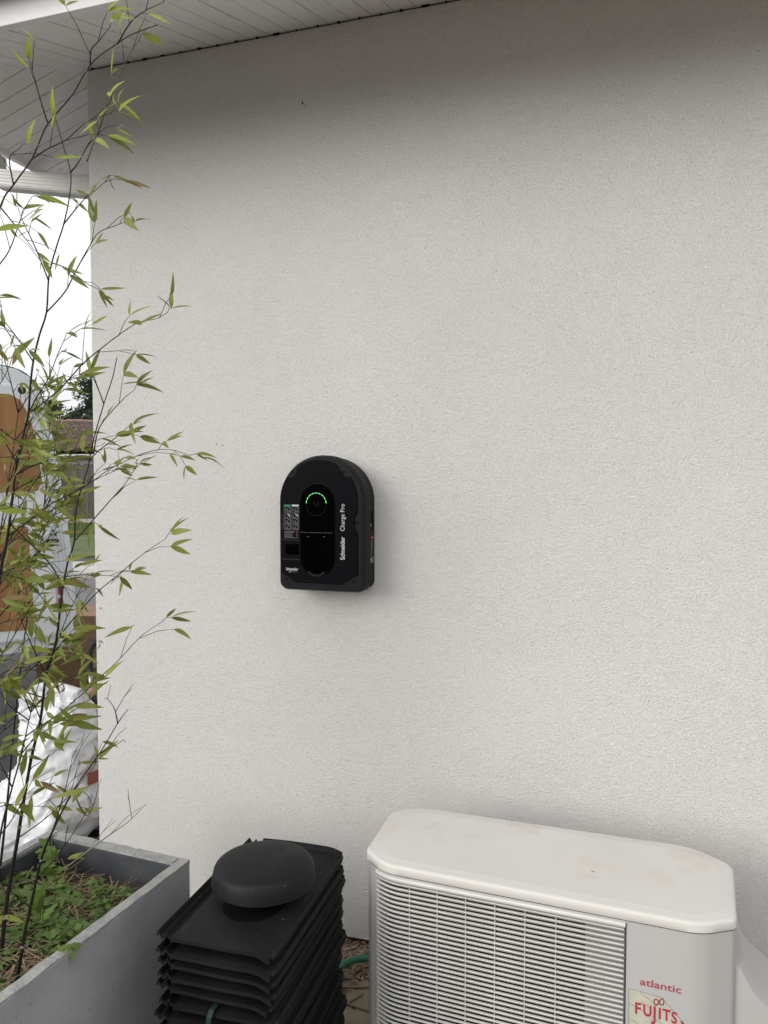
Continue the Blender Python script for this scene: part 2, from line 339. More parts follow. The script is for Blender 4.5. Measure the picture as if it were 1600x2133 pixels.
sheet('lawn', -60, 40, 15.9, 70, GZ+.05, M['lawn'], .06)
V = []; Fc = []
for i in range(9000):
    X = uni(-14.5, -8.5); Z = 16 + (rnd()**1.5)*11.4; p = W(X, Z, GZ+.05); h = uni(.05, .13); a = uni(0, 6.28); w = .012+.0008*Z
    d = Vector((math.cos(a)*w, math.sin(a)*w, 0)); n0 = len(V)
    V += [p-d, p+d, p+Vector((uni(-.04, .04), uni(-.04, .04), h))]; Fc.append((n0, n0+1, n0+2))
g = kind(mesh('grass', V, Fc, M['grass']), 'stuff'); g['label'] = 'mown green lawn in front of the wooden fence'

# ------------------------------------------------------------------ the house with its wall and eaves
CX = -1.93; WT = 3.107; SL = .33; OV = .60; OL = .51; YE = .60
house = thing('house', 'pale rendered house wall under white sloping plank eaves', 'house')
def wall_mesh():
    """L-shaped wall, outer corner slightly eased, render stops above a dark plinth"""
    r = .006
    plan = [(5.5, 0), (CX+r, 0), (CX+.3*r, .3*r), (CX, r), (CX, 7), (CX+.3, 7), (CX+.3, .3), (5.5, .3)]
    n = len(plan); V = [(x, y, -.012) for x, y in plan] + [(x, y, WT+.10) for x, y in plan]
    Fc = [(i, (i+1) % n, n+(i+1) % n, n+i) for i in range(n)] + [tuple(range(n)), tuple(range(2*n-1, n-1, -1))]
    bm = bmesh.new(); bv = [bm.verts.new(v) for v in V]
    for f in Fc: bm.faces.new([bv[i] for i in f])
    return bm
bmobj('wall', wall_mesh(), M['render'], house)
bm = bmesh.new(); add_box(bm, CX+.03, 5.5, .03, .29, -.5, -.0125); add_box(bm, CX+.03, CX+.29, .291, 7, -.5, -.0125)
bmobj('plinth', bm, M['planter_in'], house)

sof = thing('soffit', '', '', ); del sof['label']; del sof['category']; sof.parent = house
PW = .0745
def plank(quad, up=.009):
    q = [Vector(p) for p in quad]; n = len(q); t = [p + Vector((0, 0, up)) for p in q]
    Fc = [tuple(range(n)), tuple(range(2*n-1, n-1, -1))] + [(i, n+i, n+(i+1) % n, (i+1) % n) for i in range(n)]
    bm = bmesh.new(); bv = [bm.verts.new(v) for v in q+t]
    for f in Fc: bm.faces.new([bv[i] for i in f])
    return bmobj('plank', bm, M['pvc'], sof)
i = 0; x = CX - 7*PW
while x < 5.4:
    gap = .0048 if i % 2 else .0024
    xa, xb = x+gap/2, x+PW-gap/2
    fi = lambda X: 0 if X >= CX-1e-6 else -(CX-X)
    ya, yb = fi(xa), fi(xb); sag = .0012*math.sin(i*2.3)
    if abs(ya+OV) > .002:
        plank([(xa, -OV, WT-OV*SL+sag), (xb, -OV, WT-OV*SL+sag), (xb, yb, WT+yb*SL), (xa, ya, WT+ya*SL)])
    x += PW; i += 1
i = 0; y = -8*PW
while y < YE-.01:
    gap = .0048 if i % 2 else .0024
    ya, yb = y+gap/2, y+PW-gap/2
    fi = lambda Y: CX if Y >= -1e-6 else CX+Y
    xa, xb = fi(ya), fi(yb)
    if xb > CX-OL+.002:
        xa = max(xa, CX-OL+.0005); plank([(CX-OL, ya, WT-OL*SL), (xa, ya, WT+(xa-CX)*SL), (xb, yb, WT+(xb-CX)*SL), (CX-OL, yb, WT-OL*SL)])
    y += PW; i += 1
h = .011
mesh('soffit_backing', [(CX-OL, -OL, WT-OL*SL+h), (CX-OL, -OV, WT-OV*SL+h), (5.5, -OV, WT-OV*SL+h), (5.5, .02, WT+h+.02*SL), (CX+.02, .02, WT+h+.02*SL), (CX-OL, YE, WT-OL*SL+h), (CX+.02, YE, WT+h+.02*SL)],
     [(0, 1, 2, 3, 4), (0, 4, 6, 5)], M['pvc_groove'], sof)
random.seed(8)
for k in range(34):                                   # open plank ends where the boards meet the wall
    xx = CX+.03+k*PW+uni(-.004, .004); w_ = uni(.0015, .006)*(2.5 if k % 7 == 3 else 1)
    box('plank_end_gap', xx-w_, xx+w_, -.007, -.0005, WT-uni(.0055, .0085), WT-.002, M['seam_dark'] if 'seam_dark' in M else M['rubber'], sof)
box('joint_line', CX+.001, 5.4, -.0022, -.0003, WT-.0062, WT-.0032, M['planter_in'], sof)
for xx, zz, rr in ((-1.06, 2.86, .006), (-1.052, 2.848, .004), (-1.905, 1.09, .0055), (-1.40, 1.71, .0035), (-1.375, 1.705, .003)):
    bm = bmesh.new(); vv = [bm.verts.new((xx+rr*uni(.5, 1)*math.cos(q*.9)*.6, -.0012, zz+rr*uni(.6, 1.2)*math.sin(q*.9))) for q in range(7)]; bm.faces.new(vv); bmobj('dirt_speck', bm, M['rubber'], house)
# hip strip on the mitre joint and thin quarter-round along the wall
box('fascia', CX-OL-.024, 5.5, -OV-.024, -OV-.001, WT-OV*SL-.022, WT-OV*SL+.13, M['pvc'], house, bev=.003)
box('fascia', CX-OL-.024, CX-OL-.001, -OV-.0005, YE, WT-OL*SL-.026, WT-OL*SL+.10, M['pvc'], house, bev=.003)
box('fascia', CX-OL-.0005, CX-.001, YE-.018, YE+.002, WT-OL*SL-.01, WT+.13, M['pvc'], house, bev=.003)
def gutter(p0, p1, out):
    V = []; Fc = []; n = 12; o = Vector(out)
    for P in (Vector(p0), Vector(p1)):
        for rr in (.062, .0595):
            for k in range(n+1):
                a = math.pi*k/n; V.append(P + o*(rr*math.cos(a)) + Vector((0, 0, -rr*math.sin(a))))
    m = n+1
    for k in range(n):
        Fc.append((k, k+1, 2*m+k+1, 2*m+k)); Fc.append((m+k, 3*m+k, 3*m+k+1, m+k+1))
    Fc.append((0, 2*m, 3*m, m)); Fc.append((n, m+n, 3*m+n, 2*m+n))
    return mesh('gutter', V, Fc, M['gutter'], house, smooth=True)
gz = WT-OV*SL+.115
gutter((CX-OL-.09, -OV-.089, gz), (5.5, -OV-.089, gz), (0, -1, 0)); gutter((CX-OL-.089, -OV-.15, gz+.03), (CX-OL-.089, YE, gz+.03), (-1, 0, 0))
# hipped roof above
e = OV+.10; zr = WT-e*SL+.17
def rz(d): return zr + d*SL
mesh('roof', [(CX-e, -e, zr), (5.5, -e, zr), (5.5, 3.3, rz(3.3+e)), (CX-e+3.3+e, 3.3, rz(3.3+e)), (CX-e, YE, zr), (CX-e+3.3+e, YE+2.7, rz(3.3+e)), (CX, YE, rz(e)), (CX, 7, rz(e)), (CX+3.3, 7, rz(3.3+e))],
     [(0, 1, 2, 3), (0, 3, 6, 4), (6, 3, 8, 7)], M['far_tile'], house)
# rectangular ribbed downpipe running back from the gutter outlet to the side wall
dp = thing('downpipe', '', ''); del dp['label']; del dp['category']; dp.parent = house
a = Vector((-2.63, .3, 2.893)); b = Vector((-1.985, .3, 2.775)); L_ = (b-a).length
rot = Matrix.Rotation(math.atan2(-(b-a).z, (b-a).x), 4, 'Y'); T_ = Matrix.Translation(a) @ rot
bm = bmesh.new(); add_box(bm, 0, L_, -.04, .04, -.037, .037, .008, 3, T_)
for k in range(5): add_box(bm, .02, L_-.01, -.0425, -.0395, -.027+k*.0135-.0025, -.027+k*.0135+.0025, .0008, 1, T_)
for k in range(4): add_box(bm, .02, L_-.01, -.028+k*.019-.003, -.028+k*.019+.003, -.0395, -.0365, .0008, 1, T_)
bmobj('pipe_run', bm, M['pipe'], dp)
box('pipe_outlet', -2.69, -2.622, .262, .338, 2.885, 3.0, M['pipe'], dp, bev=.006)
box('pipe_collar', -2.697, -2.617, .255, .345, 2.925, 2.953, M['pipe'], dp, bev=.004)
box('pipe_drop', -2.005, -1.931, .262, .338, GZ, 2.80, M['pipe'], dp, bev=.006)

# ------------------------------------------------------------------ far side of the street
far = thing('far_house', 'low house with brown barrel-tile roof beyond the wooden fence', 'house', W(-12, 29), TH)
box('wall', -9, 9, .45, 8, GZ, 2.46, M['far_wall'], far)
box('soffit_board', -9.2, 9.2, .05, .44, 2.42, 2.459, M['far_gutter'], far)
box('gutter', -9.3, 9.3, -.10, .045, 2.47, 2.555, M['far_gutter'], far, bev=.02)
V = []; Fc = []; tp = .165; nx = int(18.4/tp*6); rows = 15
L0 = math.hypot(4.2, 1.5)
for j in range(rows):
    for e_ in (0, 1):
        s = (j+e_)/rows
        for k in range(nx+1):
            x = -9.2+18.4*k/nx; ph = x/tp*math.pi
            zz = .075*abs(math.sin(ph)) + (.065 if e_ == 0 else .0) + .02*noise.noise(Vector((math.floor(x/tp)*1.7, j*2.1, .3)))
            V.append((x, 4.2*s-.06, 2.56+1.5*s+zz))
n = nx+1
for j in range(rows*2-1):
    for k in range(nx): Fc.append((j*n+k, j*n+k+1, (j+1)*n+k+1, (j+1)*n+k))
kind(mesh('roof_tiles', V, Fc, M['far_tile'], far), 'stuff')
mesh('back_slope', [(-9.2, 4.16, 4.05), (9.2, 4.16, 4.05), (9.2, 8.4, 2.5), (-9.2, 8.4, 2.5)], [(0, 1, 2, 3)], M['far_tile'], far)
rt_me = None
for k in range(46):
    if rt_me is None:
        Vt = []; Ft = []
        for xx, rr in ((0, .115), (.41, .10)):
            for q in range(9):
                a_ = math.pi*q/8; Vt.append((xx, rr*math.cos(a_), rr*math.sin(a_)))
        for q in range(8): Ft.append((q, q+1, 9+q+1, 9+q))
        o = mesh('ridge_tile', Vt, Ft, M['ridge_tile'], far, smooth=True); rt_me = o.data
    else: o = link_obj('ridge_tile', rt_me, far)
    o.location = (-9.2+k*.4, 4.14, 4.07+uni(-.012, .012)); o.rotation_euler = (0, uni(-.02, .02), uni(-.03, .03))
fence = thing('fence', 'weathered grey-brown board fence behind the lawn', 'fence', W(-12, 28), TH)
fb = None
for k in range(58):
    h_ = 2.16+uni(-.03, .03)
    if fb is None:
        bm = bmesh.new(); add_box(bm, -.066, .066, -.011, .011, 0, 1); o = bmobj('board', bm, M['fence'], fence); fb = o.data
    else: o = link_obj('board', fb, fence)
    o.location = (-4+k*.139, uni(-.012, .012), .16); o.scale = (1, 1, h_-.16); o.rotation_euler = (0, uni(-.006, .006), 0)
box('base_board', -4.1, 4.1, -.03, .03, GZ, .17, M['kerb'], fence)
box('rail', -4.1, 4.1, .013, .06, .55, .63, M['fence'], fence); box('rail', -4.1, 4.1, .013, .06, 1.65, 1.73, M['fence'], fence)

def pine(label, X, Z, H, cr, base, n_cl, seed, name='pine_tree'):
    random.seed(seed); P = W(X, Z, GZ); t = thing(name, label, 'tree', P)
    V, Fc = tube_data([(0, 0, 0), (.06, .05, H*.4), (-.05, .1, H*.75), (0, .05, H*.97)], [.2, .16, .1, .03], 8)
    cl = []
    for k in range(n_cl):
        f = rnd(); z = base + (H-base)*f; rr = cr*(1-.75*max(0, f-.35)/.65)*uni(.35, 1); a = uni(0, 6.28)
        cl.append(Vector((math.cos(a)*rr, math.sin(a)*rr, z)))
    for c in cl:
        v2, f2 = tube_data([(0, 0, max(.6*H*.4, c.z-.5)), c*.6+Vector((0, 0, c.z*.35)), c], [.06, .04, .015], 5); n0 = len(V)
        V += v2; Fc += [tuple(i+n0 for i in f) for f in f2]
    mesh('trunk', V, Fc, M['bark'], t, smooth=True)
    V = []; Fc = []
    for c in cl:
        sx, sz = uni(.3, .62), uni(.2, .42)
        for q in range(150):
            u = Vector((random.gauss(0, 1), random.gauss(0, 1), random.gauss(0, 1))).normalized()*(rnd()**.4)
            p = c + Vector((u.x*sx, u.y*sx, u.z*sz)); d = (u + Vector((uni(-.6, .6), uni(-.6, .6), uni(-.2, .9)))).normalized()*uni(.09, .2)
            s = d.cross(Vector((uni(-1, 1), uni(-1, 1), uni(-1, 1)))).normalized()*uni(.03, .06); n0 = len(V)
            V += [p-s, p+s, p+d+s*.4, p+d-s*.4]; Fc.append((n0, n0+1, n0+2, n0+3))
    mesh('crown', V, Fc, M['pine'], t)
pine('tall dark pine rising above the far roof beside the wall corner', -17.0, 45, 7.4, 1.75, 2.2, 46, 3)
pine('smaller thin-crowned pine left of the tall pine above the far roof', -20.3, 47, 6.2, 1.35, 3.4, 20, 5)
pine('low dark pine just right of the white van door', -22.8, 46, 5.5, 1.2, 2.4, 24, 8)
random.seed(21); V = []; Fc = []
for i in range(9000):
    X = uni(-30, -8); p = W(X, 41+uni(0, 2), uni(.2, 5.35)+.35*noise.noise(Vector((X*.9, 0, 0)))+.2*noise.noise(Vector((X*3, 1, 0))))
    d = Vector((uni(-1, 1), uni(-1, 1), uni(-.4, 1))).normalized()*uni(.12, .3); s = d.cross(Vector((uni(-1, 1), uni(-1, 1), uni(-1, 1)))).normalized()*uni(.05, .1); n0 = len(V)
    V += [p-s, p+s, p+d+s*.4, p+d-s*.4]; Fc.append((n0, n0+1, n0+2, n0+3))
o = kind(mesh('treeline', V, Fc, M['pine']), 'stuff'); o['label'] = 'dark green wood showing over the far roof ridge'
random.seed(5)

# ------------------------------------------------------------------ van with its rear door open
van = thing('parked_van', 'white van, its open rear door lined with brown plywood', 'van', (-3.12, 1.344, 0), R(57.17))
OUT = [(.003, .594), (.003, .806), (-.004, 1.008), (-.026, 1.239), (-.055, 1.467), (-.087, 1.692), (-.121, 1.887), (-.148, 1.997), (-.185, 2.10), (-.236, 2.172), (-.305, 2.21), (-.392, 2.222), (-.537, 2.225), (-.69, 2.215), (-.709, .583)]
door = prism_xz('rear_door', OUT, .055, .012, M['van'], van, bev=.008)
INN = [(-.10, .70), (-.108, .732), (-.125, 1.018), (-.142, 1.3), (-.158, 1.58), (-.181, 1.802), (-.214, 1.993), (-.269, 2.084), (-.344, 2.119), (-.62, 2.12), (-.66, .66), (-.14, .665)]
prism_xz('inner_frame', INN, .013, -.022, M['van'], door, bev=.012)
P1 = [(-.598, 1.502), (-.215, 1.519), (-.192, 1.56), (-.192, 1.62), (-.21, 1.773), (-.246, 1.936), (-.295, 2.03), (-.35, 2.06), (-.60, 2.06)]
P2 = [(-.613, .74), (-.275, .723), (-.25, .745), (-.246, .777), (-.255, 1.028), (-.268, 1.30), (-.29, 1.322), (-.601, 1.332)]
prism_xz('plywood_panel', P1, -.021, -.026, M['ply'], door); prism_xz('plywood_panel', P2, -.021, -.026, M['ply'], door)
for ins, rr, m_ in ((.028, .010, 'van'), (.05, .007, 'van'), (.07, .008, 'van'), (.009, .006, 'rubber')):
    pts = [(x-ins, .012 if m_ == 'van' else .03, z) for x, z in OUT[:9]]
    if m_ == 'rubber': pts = [(x+.004, .034, z) for x, z in OUT[5:13]]
    tube('seal_rib' if m_ == 'van' else 'door_seal', smooth_path(pts, 4), rr, M[m_], door, 8)
def disc(name, x, z, r_, y, m, parent, n=20, d=.004):
    return prism_xz(name, [(x+r_*math.cos(2*math.pi*k/n), z+r_*math.sin(2*math.pi*k/n)) for k in range(n)], y+d, y, m, parent)
disc('round_hole', -.286, 2.107-.02, .022, -.0235, M['rubber'], door)
lt = box('latch', -.175, -.105, -.045, -.022, 1.218, 1.238, M['rubber'], door, bev=.003)
for dx, dz in ((-.142, 1.262), (-.118, 1.262), (-.13, 1.285)): disc('bolt', dx, dz, .007, -.026, M['rubber'], door, 10)
disc('bolt', -.098, 1.31, .011, .009, M['rubber'], door, 12)
box('yellow_tab', -.222, -.188, -.034, -.022, 1.185, 1.213, M['yellow'], door, bev=.005)
for z0, z1 in ((.905, .955), (.855, .885), (.975, .985)): box('reflector', -.099, -.078, -.004, .011, z0, z1, M['reflector'], door, bev=.002)
# the van's body stands out of the picture to the left of the door
OB = [(-.74, .35), (-.735, 1.2), (-.80, 1.9), (-.92, 2.2), (-1.2, 2.3), (-2.0, 2.3), (-2.3, 2.2), (-2.42, 1.9), (-2.48, 1.2), (-2.48, .35)]
prism_xz('body', OB, .0, 4.4, M['van'], van)
box('bumper', -2.46, -.76, -.09, -.002, .36, .55, M['van_roof'], van, bev=.03)
for x0 in (-.98, -2.46):
    bm = bmesh.new(); bmesh.ops.create_cone(bm, cap_ends=True, segments=28, radius1=.33, radius2=.33, depth=.22, matrix=Matrix.Translation((x0+.11, .9, .29)) @ Matrix.Rotation(math.pi/2, 4, 'Y')); bmobj('wheel', bm, M['rubber'], van)
box('hinge', -.742, -.70, .0, .05, .9, 1.0, M['van'], van); box('hinge', -.742, -.70, .0, .05, 1.8, 1.9, M['van'], van)

# ------------------------------------------------------------------ boxes, sack, tool behind the corner
def carton(name, label, loc, rz_, w, d, h_, m, grp):
    t = thing(name, label, 'box', loc, rz_, grp)
    box('carton_body', 0, w, 0, d, 0, h_-.004, m, t, bev=.004)
    box('flap', .001, w-.001, .001, d/2-.002, h_-.004, h_, m, t); box('flap', .001, w-.001, d/2+.002, d-.001, h_-.004, h_, m, t)
    box('packing_tape', w/2-.03, w/2+.03, -.0008, 0, h_*.72, h_, M['tape'], t); box('packing_tape', w/2-.03, w/2+.03, 0, d, h_, h_+.001, M['tape'], t)
    return t
carton('cardboard_box', 'wide brown cardboard box, lower of the two stacked', W(-2.66, 5.82, GZ), TH-.05, .95, .55, .262, M['card_dark'], 'stacked cardboard boxes')
carton('cardboard_box', 'lighter cardboard box resting on the lower brown box', W(-2.58, 5.84, GZ+.263), TH-.05, .80, .50, .32, M['card'], 'stacked cardboard boxes')

def sack():
    prof = [(-.04, -2.50, .26, .20, .19), (.0, -2.485, .26, .22, .21), (.06, -2.455, .26, .25, .225), (.12, -2.435, .26, .262, .225), (.18, -2.42, .26, .25, .215), (.235, -2.40, .265, .215, .19), (.285, -2.37, .27, .175, .165),
            (.34, -2.345, .28, .15, .15), (.41, -2.342, .285, .140, .145), (.48, -2.347, .285, .132, .135), (.55, -2.352, .285, .126, .12), (.60, -2.356, .285, .125, .105), (.64, -2.358, .283, .127, .09), (.664, -2.36, .283, .126, .085)]
    n = 132; V = []; rowsN = 84; Fc = []
    def at_(s):
        k = min(int(s), len(prof)-2); f = s-k; f = f*f*(3-2*f)*.5+f*.5
        return [prof[k][i]*(1-f)+prof[k+1][i]*f for i in range(5)]
    for j in range(rowsN+1):
        s = j/rowsN*(len(prof)-1); z, cx, cy, rx, ry = at_(s)
        for k in range(n):
            a_ = 2*math.pi*k/n; ca, sa = math.cos(a_), math.sin(a_)
            x = cx+rx*math.copysign(abs(ca)**.85, ca); y = cy+ry*math.copysign(abs(sa)**.85, sa); zz = z
            q = Vector((x*5+z*2.5, y*5, z*4.2)); f1 = noise.noise(q); q2 = Vector((x*11-z*9, y*10, z*7+3)); f2 = noise.noise(q2)
            rdg = 1-abs(noise.noise(Vector((x*8+z*6, y*8, z*3.5+7))))*2.6
            amp = .35+.65*min(1, (z+.04)/.1)
            dd = amp*(.030*f1 + .016*f2 + .022*max(0, rdg) + .014*max(0, 1-abs(noise.noise(Vector((x*13-z*7, y*11+z*5, z*9+2))))*4.5) + .006*max(0, 1-abs(noise.noise(Vector((x*27+z*13, y*25, z*21+5))))*4))
            x += dd*ca; y += dd*sa
            if j > rowsN-7: zz += .014*math.sin(a_*3+1)+.012*noise.noise(Vector((ca*2, sa*2, 4)))
            V.append(Vector((x, y, zz)))
    for j in range(rowsN):
        for k in range(n):
            k2 = (k+1) % n; Fc.append((j*n+k, j*n+k2, (j+1)*n+k2, (j+1)*n+k))
    # folded-over hem and inside
    top = rowsN*n
    for dz, sc in ((.004, .985), (-.03, .95), (-.16, .85)):
        b0 = len(V)
        for k in range(n):
            p = V[top+k]; V.append(Vector((-2.35+(p.x+2.35)*sc, .283+(p.y-.283)*sc, p.z+dz)))
        prev_ = b0-n if dz != .004 else top
        for k in range(n):
            k2 = (k+1) % n; Fc.append((prev_+k, prev_+k2, b0+k2, b0+k))
    b0 = len(V)-n; Fc.append(tuple(b0+k for k in range(n)))
    t = thing('woven_sack', 'crumpled white woven sack standing by the wall corner behind the planter', 'sack', (-2.40, .26, GZ))
    o = mesh('sack_body', [v-Vector((-2.40, .26, GZ)) for v in V], Fc, M['sack'], t, smooth=True)
    return t
sk = sack()
pts = [(-2.176, .245, .298), (-2.160, .255, .304), (-2.125, .285, .318), (-2.09, .32, .325)]
bm = bmesh.new()
for i in range(3):
    p, q = Vector(pts[i]), Vector(pts[i+1])
    vs4 = [bm.verts.new(w_ - Vector((-2.40, .26, GZ))) for w_ in (p-Vector((0, 0, .026)), q-Vector((0, 0, .026)), q+Vector((0, 0, .026)), p+Vector((0, 0, .026)))]
    bm.faces.new(vs4)
bmesh.ops.remove_doubles(bm, verts=bm.verts, dist=.0005); bmesh.ops.solidify(bm, geom=bm.faces, thickness=.008)
bmobj('tie_band', bm, M['terracotta'], sk)

tl = thing('garden_tool', 'upright garden tool with bent black foam handle behind the white sack', 'tool', (-2.33, .485, GZ))
def tloc(p): return Vector(p)-Vector((-2.33, .485, GZ))
hnd = tube('handle_grip', smooth_path([tloc(p) for p in ((-2.20, .53, .835), (-2.27, .515, .848), (-2.313, .506, .842), (-2.340, .497, .815), (-2.352, .49, .771), (-2.347, .489, .682))], 5), .0145, M['black_rubber'], tl, 12)
tube('shaft', [tloc((-2.347, .489, .684)), tloc((-2.334, .488, .57))], .0105, M['chrome'], tl, 12)
tube('collar', [tloc((-2.340, .489, .624)), tloc((-2.334, .488, .582))], .0185, M['pink'], tl, 14)
bm = bmesh.new(); add_box(bm, -.026, .026, -.026, .026, -.02, .36, .008, 2); ob = bmobj('motor_body', bm, M['tool_body'], tl); ob.location = tloc((-2.318, .484, .222))
tube('lower_tube', [tloc((-2.318, .484, .21)), tloc((-2.316, .48, -.03))], .016, M['tool_body'], tl, 12)
box('side_cover', -.036, -.027, -.015, .02, .42, .50, M['teal'], tl, bev=.003)
box('foot', -.07, .11, -.06, .06, .0, .03, M['tool_body'], tl, bev=.008)

# ------------------------------------------------------------------ planter with weeds
pl = thing('planter', 'long grey fibre-cement planter trough with lichen on its rim', 'planter', (-1.192, -.543, GZ), R(-4.24))
PWd, PL, PH, PT = .522, 1.42, .52, .030
def wavy(n_, seed): 
    return [noise.noise(Vector((i*.9, seed, 0)))*.0035 for i in range(n_)]
def planter_side(name, x0, x1, y0, y1, m): box(name, x0, x1, y0, y1, 0, PH-.006, m, pl, bev=.0025)
planter_side('side_panel', -PT, 0, -PL, 0, M['planter']); planter_side('side_panel', -PWd, -PWd+PT, -PL, 0, M['planter'])
planter_side('end_panel', -PWd+PT+.0005, -PT-.0005, -PT, -.0005, M['planter']); planter_side('end_panel', -PWd+PT+.0005, -PT-.0005, -PL+.0005, -PL+PT, M['planter'])
# weathered rim strips
def rim(x0, x1, y0, y1, along):
    n_ = 60; V = []; Fc = []
    for i in range(n_+1):
        f = i/n_; wa = noise.noise(Vector((i*.35, x0*9, y0*7)))*.004-.001; wb = noise.noise(Vector((i*.4, x0*5+3, y0*4)))*.004-.001; zz = PH+.0015*noise.noise(Vector((i*.7, x1, 2)))
        if along == 'y': y = y0+(y1-y0)*f; a_, b_ = (x0-wa, y), (x1+wb, y)
        else: x = x0+(x1-x0)*f; a_, b_ = (x, y0-wa), (x, y1+wb)
        V += [(a_[0], a_[1], PH-.009), (a_[0], a_[1], zz-.001), (b_[0], b_[1], zz-.001), (b_[0], b_[1], PH-.009)]
    for i in range(n_):
        for k in range(4): k2 = (k+1) % 4; Fc.append((4*i+k, 4*i+k2, 4*i+4+k2, 4*i+4+k))
    Fc += [(0, 1, 2, 3), (4*n_+3, 4*n_+2, 4*n_+1, 4*n_)]
    mesh('rim', V, Fc, M['planter_rim'], pl)
rim(-PT-.001, .001, -PL, .001, 'y'); rim(-PWd-.001, -PWd+PT+.001, -PL, .001, 'y'); rim(-PWd+PT+.006, -PT-.006, -PT-.001, .001, 'x')
# dark moulded lip inside the back edge
box('inner_lip', -PWd+PT+.001, -PT-.001, -PT-.008, -PT-.001, PH-.2, PH-.010, M['planter_in'], pl, bev=.003)
box('inner_lip', -PWd+PT+.001, -PWd+PT+.012, -PL+.05, -PT-.013, PH-.2, PH-.010, M['planter_in'], pl, bev=.003)
SZ = .452
V = []; Fc = []; nx, ny = 16, 44
def soil_z(x, y): return SZ + .014*noise.noise(Vector((x*9, y*9, 1))) + .008*noise.noise(Vector((x*30, y*30, 2))) - .03*max(0, (y+.2)/.2) 
for j in range(ny+1):
    for i in range(nx+1):
        x = -PWd+PT+.0015+(PWd-2*PT-.003)*i/nx; y = -PL+PT+.0015+(PL-2*PT-.003)*j/ny; V.append((x, y, soil_z(x, y)))
for j in range(ny):
    for i in range(nx): a_ = j*(nx+1)+i; Fc.append((a_, a_+1, a_+nx+2, a_+nx+1))
mesh('soil', V, Fc, M['soil'], pl)
pmw = Matrix.Translation((-1.192, -.543, GZ)) @ Matrix.Rotation(R(-4.24), 4, 'Z')
def blade(V, Fc, p, d, w, up, seg=3, droop=0, lobes=0):
    """a leaf strip from p along d, lobed edges if asked"""
    d = Vector(d); s = d.cross(Vector(up)); s = s.normalized() if s.length > 1e-6 else Vector((1, 0, 0)); n0 = len(V)
    for i in range(seg+1):
        f = i/seg; ww = w*(math.sin(math.pi*min(.97, .12+f*.85))); 
        if lobes and i % 2: ww *= .55
        q = Vector(p)+d*f+Vector((0, 0, -droop*f*f)); V += [q-s*ww, q+s*ww]
    for i in range(seg): Fc.append((n0+2*i, n0+2*i+1, n0+2*i+3, n0+2*i+2))
random.seed(33); V = []; Fc = []
for i in range(5200):
    x = uni(-PWd+.045, -.045); y = -PL+.06+(PL-.12)*rnd()
    dens = .5+.9*noise.noise(Vector((x*7, y*6, 5)))+ (0 if y < -.16 else -.6)
    if y < -.62: dens += .35
    if rnd() > dens+.35: continue
    a_ = uni(0, 6.28); L1 = uni(.02, .085); p = Vector((x, y, soil_z(x, y)+uni(.002, .026))); d = Vector((math.cos(a_)*L1, math.sin(a_)*L1, uni(-.006, .012)))
    if x+d.x > -.04 or x+d.x < -PWd+.04: d.x *= -1
    s = Vector((-math.sin(a_), math.cos(a_), 0))*uni(.0006, .0018); n0 = len(V); V += [p-s, p+s, p+d+s, p+d-s]; Fc.append((n0, n0+1, n0+2, n0+3))
o = kind(mesh('straw_litter', [pmw @ v for v in V], Fc, M['straw']), 'stuff'); o['label'] = 'dry straw and dead leaf litter lying on the planter soil'
V = []; Fc = []; V2 = []; F2 = []
for i in range(680):
    x = uni(-PWd+.05, -.05); y = -.12-rnd()*.75
    if noise.noise(Vector((x*6, y*5, 9)))+.25 < -.05 or y < -.45 and rnd() < .8: continue
    nl = random.randint(4, 8); big = rnd() < .25; dst, fst = (V2, F2) if rnd() < .3 else (V, Fc)
    for q in range(nl):
        a_ = uni(0, 6.28); L1 = uni(.014, .032)*(1.7 if big else 1); el = uni(-.1, .9)
        st = Vector((x+uni(-.012, .012), y+uni(-.012, .012), soil_z(x, y)+uni(.002, .030)))
        d = Vector((math.cos(a_)*math.cos(el), math.sin(a_)*math.cos(el), math.sin(el)))*L1
        if x+d.x > -.04 or x+d.x < -PWd+.04: d.x *= -1
        blade(dst, fst, st, d, L1*uni(.26, .42), (uni(-.4, .4), uni(-.4, .4), 1), 4, L1*.35, 1)
o = kind(mesh('weed_cover', [pmw @ v for v in V], Fc, M['weed']), 'stuff'); o['label'] = 'low dark green weeds covering the planter soil'
o = kind(mesh('weed_cover', [pmw @ v for v in V2], F2, M['weed2']), 'stuff'); o['label'] = 'brighter green clover-like weeds among the planter weeds'
def weed_plant(label, x, y, leaves, Lr, wf, m, stemh=.0, el=(.2, 1.1), hang=None):
    P = pmw @ Vector((x, y, soil_z(x, y))); t = thing('weed_plant', label, 'plant', P, 0, 'larger weeds in the planter')
    if hang: P = pmw @ Vector(hang); t.location = P
    if stemh: tube('stem', [(0, 0, -.01), (.004, .006, stemh*.6), (.008, .002, stemh)], .0016, M['weed2'], t, 5)
    for q in range(leaves):
        V = []; Fc = []; a_ = 6.28*q/leaves+uni(-.4, .4); L1 = uni(*Lr); e_ = uni(*el)
        z0 = stemh*uni(.35, 1) if stemh else .004
        d = Vector((math.cos(a_)*math.cos(e_), math.sin(a_)*math.cos(e_), math.sin(e_)))*L1
        blade(V, Fc, (0, 0, z0), d, L1*wf, (0, 0, 1) if e_ < 1.2 else (1, 0, 0), 7, L1*.25, 1); mesh('leaf', V, Fc, m, t)
weed_plant('broad-leaved bright weed in the back left corner of the planter', -.43, -.10, 7, (.035, .055), .42, M['weed2'], .11)
weed_plant('upright leafy weed beside the back edge of the planter', -.385, -.15, 6, (.04, .06), .40, M['weed2'], .06)
weed_plant('tall long-leaved weed standing in the middle of the planter', -.20, -.36, 6, (.06, .10), .2, M['weed2'], .07, (.6, 1.4))
